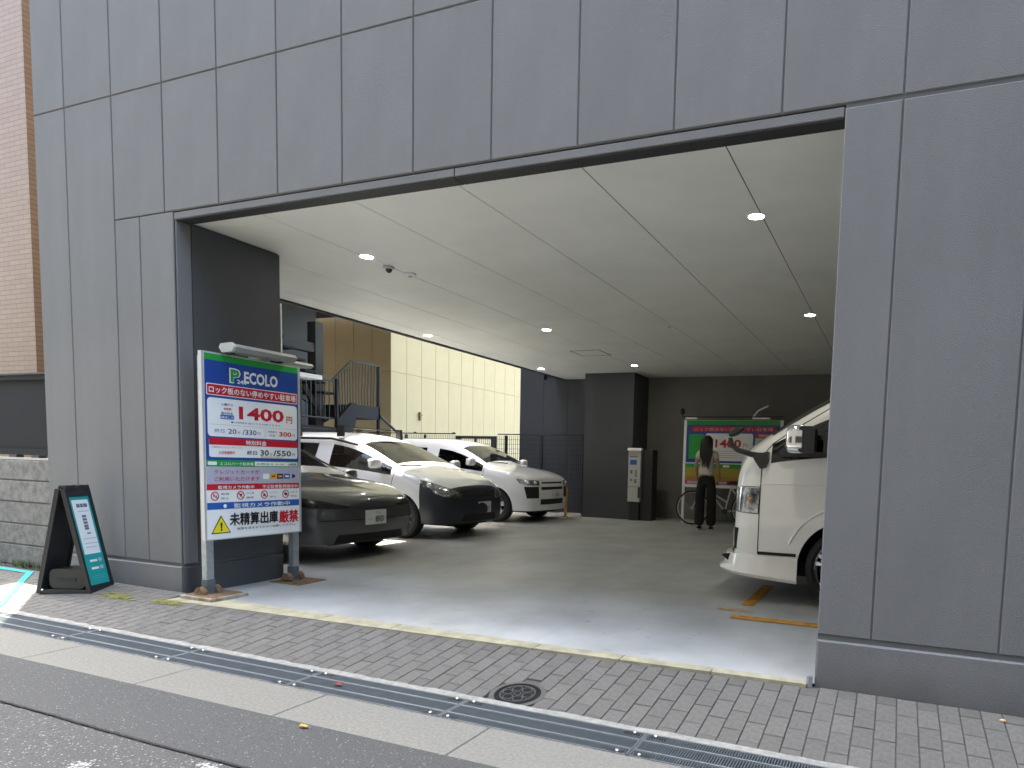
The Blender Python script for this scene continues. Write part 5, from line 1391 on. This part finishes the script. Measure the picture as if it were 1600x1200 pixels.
part('camera_head', MB().ball((0,0,0.13), 0.055, 12, 0, (0.8,0.9,1.2)), m_black, sc_, True); part('camera_arm', MB().tube([(0,0,0.10),(0.0,0,0.03),(0.08,0.02,-0.01),(0.14,0.03,-0.02)],0.012,6), m_black, sc_)

# ------------------------------------------------------------------ bicycle
bk = thing('bicycle', 'dark bicycle with pale frame standing in front of the rear sign', 'bicycle', (-3.20, 8.72, fz(8.7)), R(2))
def bwheel(x):
    w = bpy.data.objects.new('wheel', None); col.objects.link(w); w.parent = bk; w.location = (x,0,0.325)
    P = [(0.31*math.cos(2*math.pi*k/40),0,0.31*math.sin(2*math.pi*k/40)) for k in range(40)]
    part('tyre', MB().tube(P, 0.016, 6, closed=True), m_tyre, w, True)
    P = [(0.292*math.cos(2*math.pi*k/40),0,0.292*math.sin(2*math.pi*k/40)) for k in range(40)]
    part('rim', MB().tube(P, 0.009, 6, closed=True), m_rim, w, True)
    sp = MB()
    for k in range(24):
        a = 2*math.pi*k/24; sp.tube([(0.02*math.cos(a+.4),0.02*(-1)**k,0.02*math.sin(a+.4)),(0.29*math.cos(a),0,0.29*math.sin(a))],0.0012,3)
    part('spokes', sp, m_rim, w); part('hub', MB().cyl((0,-0.05,0),(0,0.05,0),0.02,8), m_rim, w)
bwheel(0.0); bwheel(1.06)
fr = MB(); BB=(0.62,0,0.28); HT=(0.20,0,0.78); ST=(0.72,0,0.72)
for a, c in ((HT,BB),((0.21,0,0.70),(0.66,0,0.45)),(BB,ST),(BB,(1.06,0,0.325)),(ST,(1.06,0,0.325)),(HT,(0.0,0,0.325))): fr.tube([a,c],0.015,8)
part('frame', fr, m_alu, bk, True); part('saddle', MB().ball((0.76,0,0.82),0.12,10,0,(1.1,.6,.3)), m_black, bk, True); part('seat_post', MB().tube([ST,(0.76,0,0.80)],0.012,6), m_rim, bk)
part('handlebar', MB().tube([(0.35,-0.26,0.98),(0.2,-0.24,0.98),(0.17,0,0.93),(0.2,0.24,0.98),(0.35,0.26,0.98)],0.012,6).tube([(0.17,0,0.93),(0.20,0,0.78)],0.014,6), m_rim, bk, True)
part('crank', MB().cyl((0.62,-0.06,0.28),(0.62,0.06,0.28),0.05,12).tube([(0.62,-0.07,0.28),(0.70,-0.07,0.14)],0.01,6), m_steel_md, bk); part('kickstand', MB().tube([(1.0,-.04,.30),(1.02,-.16,.0)],0.008,6), m_steel_md, bk)

# ------------------------------------------------------------------ person seen from behind
def skin_obj(name, pts, edges, radii, m, parent, lvl=2, root=0):
    me = bpy.data.meshes.new('sk'); me.from_pydata(pts, edges, []); me.update()
    o = bpy.data.objects.new('sk', me); col.objects.link(o)
    md = o.modifiers.new('k', 'SKIN'); md.use_smooth_shade = True; md.branch_smoothing = 0.5
    for i, r in enumerate(radii): me.skin_vertices[0].data[i].radius = r if isinstance(r, tuple) else (r, r)
    me.skin_vertices[0].data[root].use_root = True
    ms = o.modifiers.new('s', 'SUBSURF'); ms.levels = lvl; ms.render_levels = lvl
    dg = bpy.context.evaluated_depsgraph_get(); dg.update()
    out = bpy.data.meshes.new_from_object(o.evaluated_get(dg)); bpy.data.objects.remove(o); bpy.data.meshes.remove(me)
    out.materials.clear(); out.materials.append(m); out.polygons.foreach_set('use_smooth', [True]*len(out.polygons)); out.name = name
    return link(name, out, parent)
pe = thing('person', 'person seen from behind with long black hair, white short-sleeved shirt and wide black trousers', 'person', (-2.74, 7.92, fz(7.9))); pe.scale = (0.91, 0.93, 1.0)
# faces +y (away from the camera); arms bent forward as if holding a phone
P = [(0,0,0.93),(0,0.0,1.05),(0,-0.01,1.20),(0,0,1.34),(0,0.0,1.42),(0,0.015,1.48),(0,0.02,1.545),(0,0.02,1.60),
     (0.155,0,1.345),(0.205,0.00,1.20),(0.225,0.02,1.08),(0.225,0.10,0.93),(0.205,0.14,0.875),
     (-0.155,0,1.345),(-0.205,0.00,1.20),(-0.225,0.02,1.08),(-0.225,0.10,0.93),(-0.205,0.14,0.875),
     (0.095,0,0.86),(0.105,0.01,0.50),(0.105,-0.01,0.10),(0.11,0.10,0.04),(-0.095,0,0.86),(-0.105,0.01,0.50),(-0.10,-0.01,0.10),(-0.11,0.10,0.04)]
E_ = [(0,1),(1,2),(2,3),(3,4),(4,5),(5,6),(6,7),(3,8),(8,9),(9,10),(10,11),(11,12),(3,13),(13,14),(14,15),(15,16),(16,17),(0,18),(18,19),(19,20),(20,21),(0,22),(22,23),(23,24),(24,25)]
Rr = [(.15,.11),(.12,.09),(.13,.10),(.12,.09),(.05,.05),(.055,.055),(.083,.09),(.075,.085),
      .055,.042,.036,.030,.022,.055,.042,.036,.030,.022,(.09,.09),.055,.036,.03,(.09,.09),.055,.036,.03]
body = skin_obj('body', P, E_, Rr, m_skin, pe)
# hands with separate fingers
for s in (1,-1):
    hp = [(s*0.12,0.24,1.08),(s*0.10,0.29,1.10)]; he = [(0,1)]; hr = [.022,(.034,.014)]
    for f_ in range(4):
        b0 = len(hp); ln = (.9,1.0,.95,.75)[f_]
        hp += [(s*(0.125-0.017*f_),0.315,1.105),(s*(0.12-0.017*f_),0.34+0.01*ln,1.12),(s*(0.11-0.017*f_),0.345,1.12+0.03*ln)]
        he += [(1,b0),(b0,b0+1),(b0+1,b0+2)]; hr += [.009,.0085,.007]
    b0 = len(hp); hp += [(s*0.075,0.285,1.115),(s*0.065,0.31,1.14)]; he += [(1,b0),(b0,b0+1)]; hr += [.011,.009]
    W0 = Vector((s*0.12,0.24,1.08)); Mh = Matrix.Rotation(R(-72), 4, 'X') @ Matrix.Rotation(R(18*s), 4, 'Z')
    hp = [tuple(Vector((s*0.205,0.14,0.875)) + Mh @ (Vector(p)-W0)) for p in hp]
    skin_obj('hand', hp, he, hr, m_skin, pe, 1, 1)
shp = [(0,0,0.955),(0,-0.005,1.03),(0,-0.01,1.20),(0,0,1.33),(0,0.0,1.405),(0.155,0,1.35),(0.205,0.0,1.235),(-0.155,0,1.35),(-0.205,0,1.235)]
skin_obj('shirt', shp, [(0,1),(1,2),(2,3),(3,4),(3,5),(5,6),(3,7),(7,8)], [(.165,.128),(.155,.125),(.158,.122),(.145,.105),(.07,.065),.075,.070,.075,.070], m_shirt, pe)
trp = [(0,0,1.03),(0,0,0.90),(0.10,0,0.82),(0.115,0,0.50),(0.12,0,0.20),(0.12,0,0.055),(-0.10,0,0.82),(-0.115,0,0.50),(-0.115,0,0.20),(-0.115,0,0.055)]
skin_obj('trousers', trp, [(0,1),(1,2),(2,3),(3,4),(4,5),(1,6),(6,7),(7,8),(8,9)], [(.14,.11),(.16,.12),(.105,.11),(.095,.10),(.10,.105),(.105,.11),(.105,.11),(.095,.10),(.10,.105),(.105,.11)], m_trouser, pe)
hrp = [(0,0.015,1.645),(0,-0.02,1.58),(0,-0.055,1.48),(0.01,-0.085,1.36),(0.015,-0.095,1.24),(0.02,-0.09,1.15)]
hair = skin_obj('hair', hrp, [(0,1),(1,2),(2,3),(3,4),(4,5)], [(.080,.090),(.112,.105),(.115,.08),(.115,.055),(.095,.04),(.045,.02)], m_hair, pe)
stn = MB(); random.seed(21)
for i in range(90):
    a = random.uniform(-1,1); x0 = a*0.118; z1 = random.uniform(1.06,1.26)
    stn.tube([(x0*0.9,-0.03-0.02*random.random(),1.62-0.03*a*a),(x0,-0.105+0.03*a*a,1.50),(x0*0.98+random.gauss(0,.006),-0.135+0.03*a*a,1.36),(x0*0.75+random.gauss(0,.012),-0.13,z1)],[.008,.009,.008,.002],5)
part('hair_strands', stn, m_hair, pe, True)
for s in (1,-1):
    part('shoe', MB().ball((s*0.118,0.03,0.03),0.10,12,0,(.42,1.25,.36)), m_ink, pe, True); part('shoe_sole', MB().ball((s*0.118,0.0,0.010),0.10,12,0,(.42,1.25,.12)), m_white, pe, True)
    part('ear', MB().ball((s*0.078,0.03,1.575),0.022,8,0,(.4,.7,1.2)), m_skin, pe, True)

# ------------------------------------------------------------------ the other side of the street (behind the camera; seen only in reflections; added and sized to shape the light)
op = thing('unseen_opposite_building', 'unseen building across the street behind the viewer, added for its effect on light', 'building', (0,0,0))
part('wall', MB().box(-30, 30, -15.0, -8.6, -0.4, 15.0), mat('grey_render', (0.14,0.137,0.13), 0.8), op)
wi = MB()
for i in range(-5, 6):
    for z in (1.0, 6.2, 11.0): wi.box(i*6.4-2.1, i*6.4+2.1, -8.6, -8.57, z, z+1.5)
part('windows', wi, m_lensdk, op)
